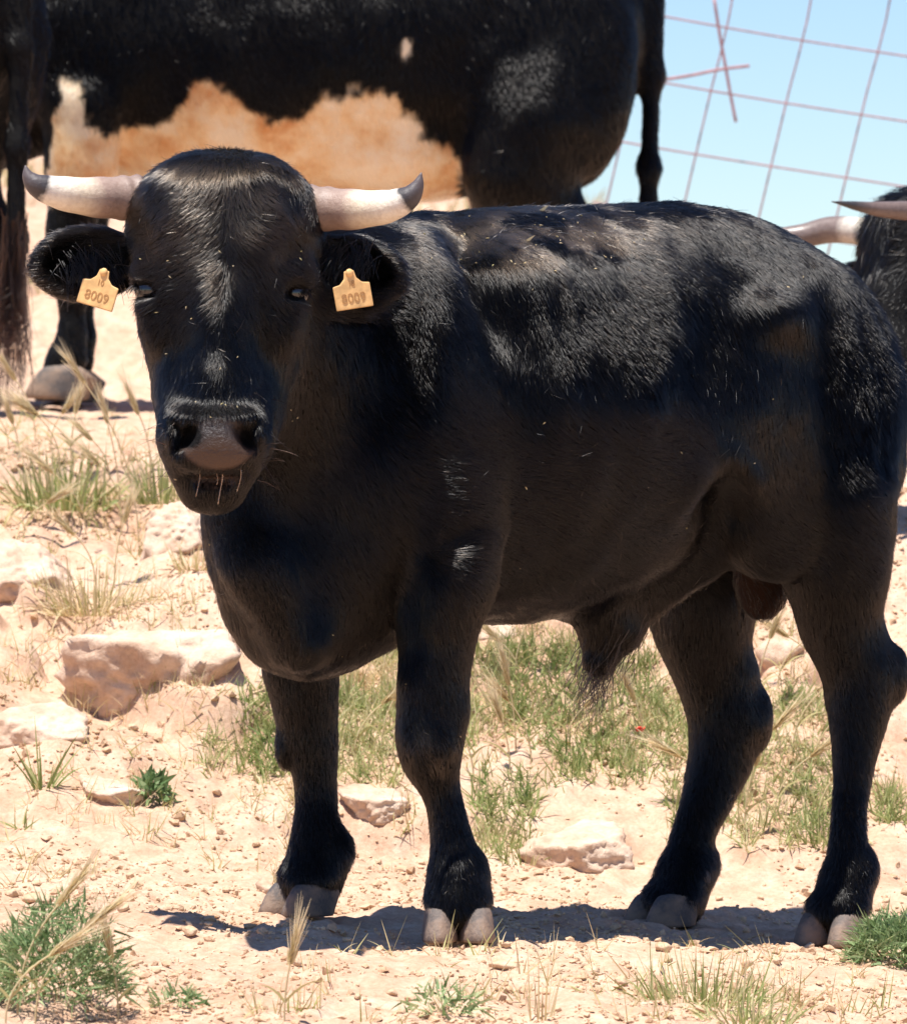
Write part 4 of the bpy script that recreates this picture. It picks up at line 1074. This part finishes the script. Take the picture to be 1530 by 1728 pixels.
plant('grass_tuft', 1260, 1725, tuft_geo(130, .08, .07, 14, 1.3, .0030, .55, (.2, 1)), 'green', 'low yellow grass at the bottom edge below the hind feet')
plant('grass_tuft', 910, 1722, tuft_geo(14, .13, .02, 15, .5, .004, .3, (.4, 1)), 'straw', 'upright straw blades at the bottom edge near centre')
plant('grass_tuft', 1390, 1420, tuft_geo(90, .08, .06, 16, 1.2, .0035, .5, (.1, .8)), 'green', 'green tuft just behind the near hind shank')
plant('grass_tuft', 880, 1455, tuft_geo(60, .06, .05, 17, 1.2, .0028, .5, (.2, 1)), 'green', 'scrubby tuft on the left end of the broad white rock')
# barley: stalks with a spike
for i, (px, py, h, bd, lab) in enumerate([
        (235, 940, .375, -.30, 'tallest barley stalk, its spike beside the bull\'s left jaw'), (205, 905, .24, -.12, 'barley stalk leaning beside the tallest one'),
        (60, 745, .14, -.30, 'barley spike crossing the rear bull\'s hoof at far left'), (85, 760, .08, .30, 'short barley stalk below the rear bull\'s hoof'),
        (120, 775, .10, .10, 'barley spike in front of the rear bull\'s shadow'), (15, 760, .09, -.4, 'bent barley at the left picture edge'),
        (255, 800, .13, -.2, 'barley stalk touching the bull\'s cheek at left'), (145, 905, .14, -.5, 'drooping barley over the leafy tuft'),
        (1085, 1255, .08, -.2, 'green spike above the red poppy'), (870, 1275, .13, -.1, 'barley spike right of the near knee'), (1250, 1360, .14, .4, 'grass stalk leaning behind the far hind leg'),
        (30, 1715, .16, .35, 'blurred pale barley spike in the lower left corner'), (60, 1728, .14, .5, 'blurred barley leaning over the lower left cushion plant'), (10, 1728, .10, .6, 'low blurred barley at the bottom left corner'),
        (200, 1728, .09, -.1, 'pale spike at the bottom right of the cushion plant'), (480, 1728, .08, .1, 'thin stalk standing at the bottom edge left of centre')]):
    plant('barley', px, py, barley_geo(h, 200 + i, abs(bd), .055 if h > .1 else .04, 0.0 if bd > 0 else math.pi), 'straw', lab, 'barley', 'wild barley')
for i in range(34):                                     # more of it among the grass behind the legs
    px, py = R.choice([(R.uniform(790, 1120), R.uniform(1130, 1330)), (R.uniform(1210, 1400), R.uniform(1150, 1420)), (R.uniform(580, 670), R.uniform(1130, 1300)), (R.uniform(0, 340), R.uniform(760, 1000))])
    h_ = R.uniform(.07, .15)
    plant('barley', px, py, barley_geo(h_, 300 + i, R.uniform(.1, .7), R.uniform(.03, .05), R.choice([0, math.pi])), 'straw', 'slender wild barley stalk among the grass on the bank', 'barley', 'barley stalks in the bank grass')
# poppy
pp = on_ground(1082, 1268); pr = link('poppy', None, None, None, tuple(pp)); tag(pr, 'single red poppy among the grass under the belly', 'poppy')
v, f = tube(catmull([(0, 0, -.01), (.004, 0, .015), (-.003, 0, .032)], 8), np.full(8, .0011), 5)
link('stem', mesh_py('stem', v, f, attrs=dict(tint=np.full(len(v), .2))), pr, M['green'])
for k in range(4):
    a = k * 1.57; Vp = I2[0] * np.array([.0085, .0075, .0018]); Vp[:, 2] += .25 * np.abs(Vp[:, 0]) + .3 * Vp[:, 0] ** 2 / .01; Vp[:, 0] += .005
    o = link('petal', mesh_np('petal', Vp, I2[1]), pr, M['poppy'], (-.003, 0, .032)); o.rotation_euler = (0, -.5, a)
# straw flecks caught in the coat
g = np.random.default_rng(12)
for px, py, y, L, lab in ((893, 412, -.06, .022, 'dry straw leaf lying on the young bull\'s back'), (921, 357, .02, .016, 'straw bit stuck on the young bull\'s topline')):
    p = W(px, py, -.3)
    best = np.argmin(np.hypot(PXv - px, PYv - py) + 200 * np.maximum(Vmain[:, 1], 0))
    q = Vmain[best] + Nv[best] * .010
    v, f, k = blades(np.array([q - np.array([L / 2, 0, L / 2])]), np.array([norm([1, -.1, .9])]), np.array([L]), np.array([.006]), np.array([.1]), 3)
    tag(link('straw_bit', mesh_np('straw_bit', v - q, f, True, dict(tint=np.full(len(v), .7))), None, M['straw'], tuple(q)), lab, 'straw')
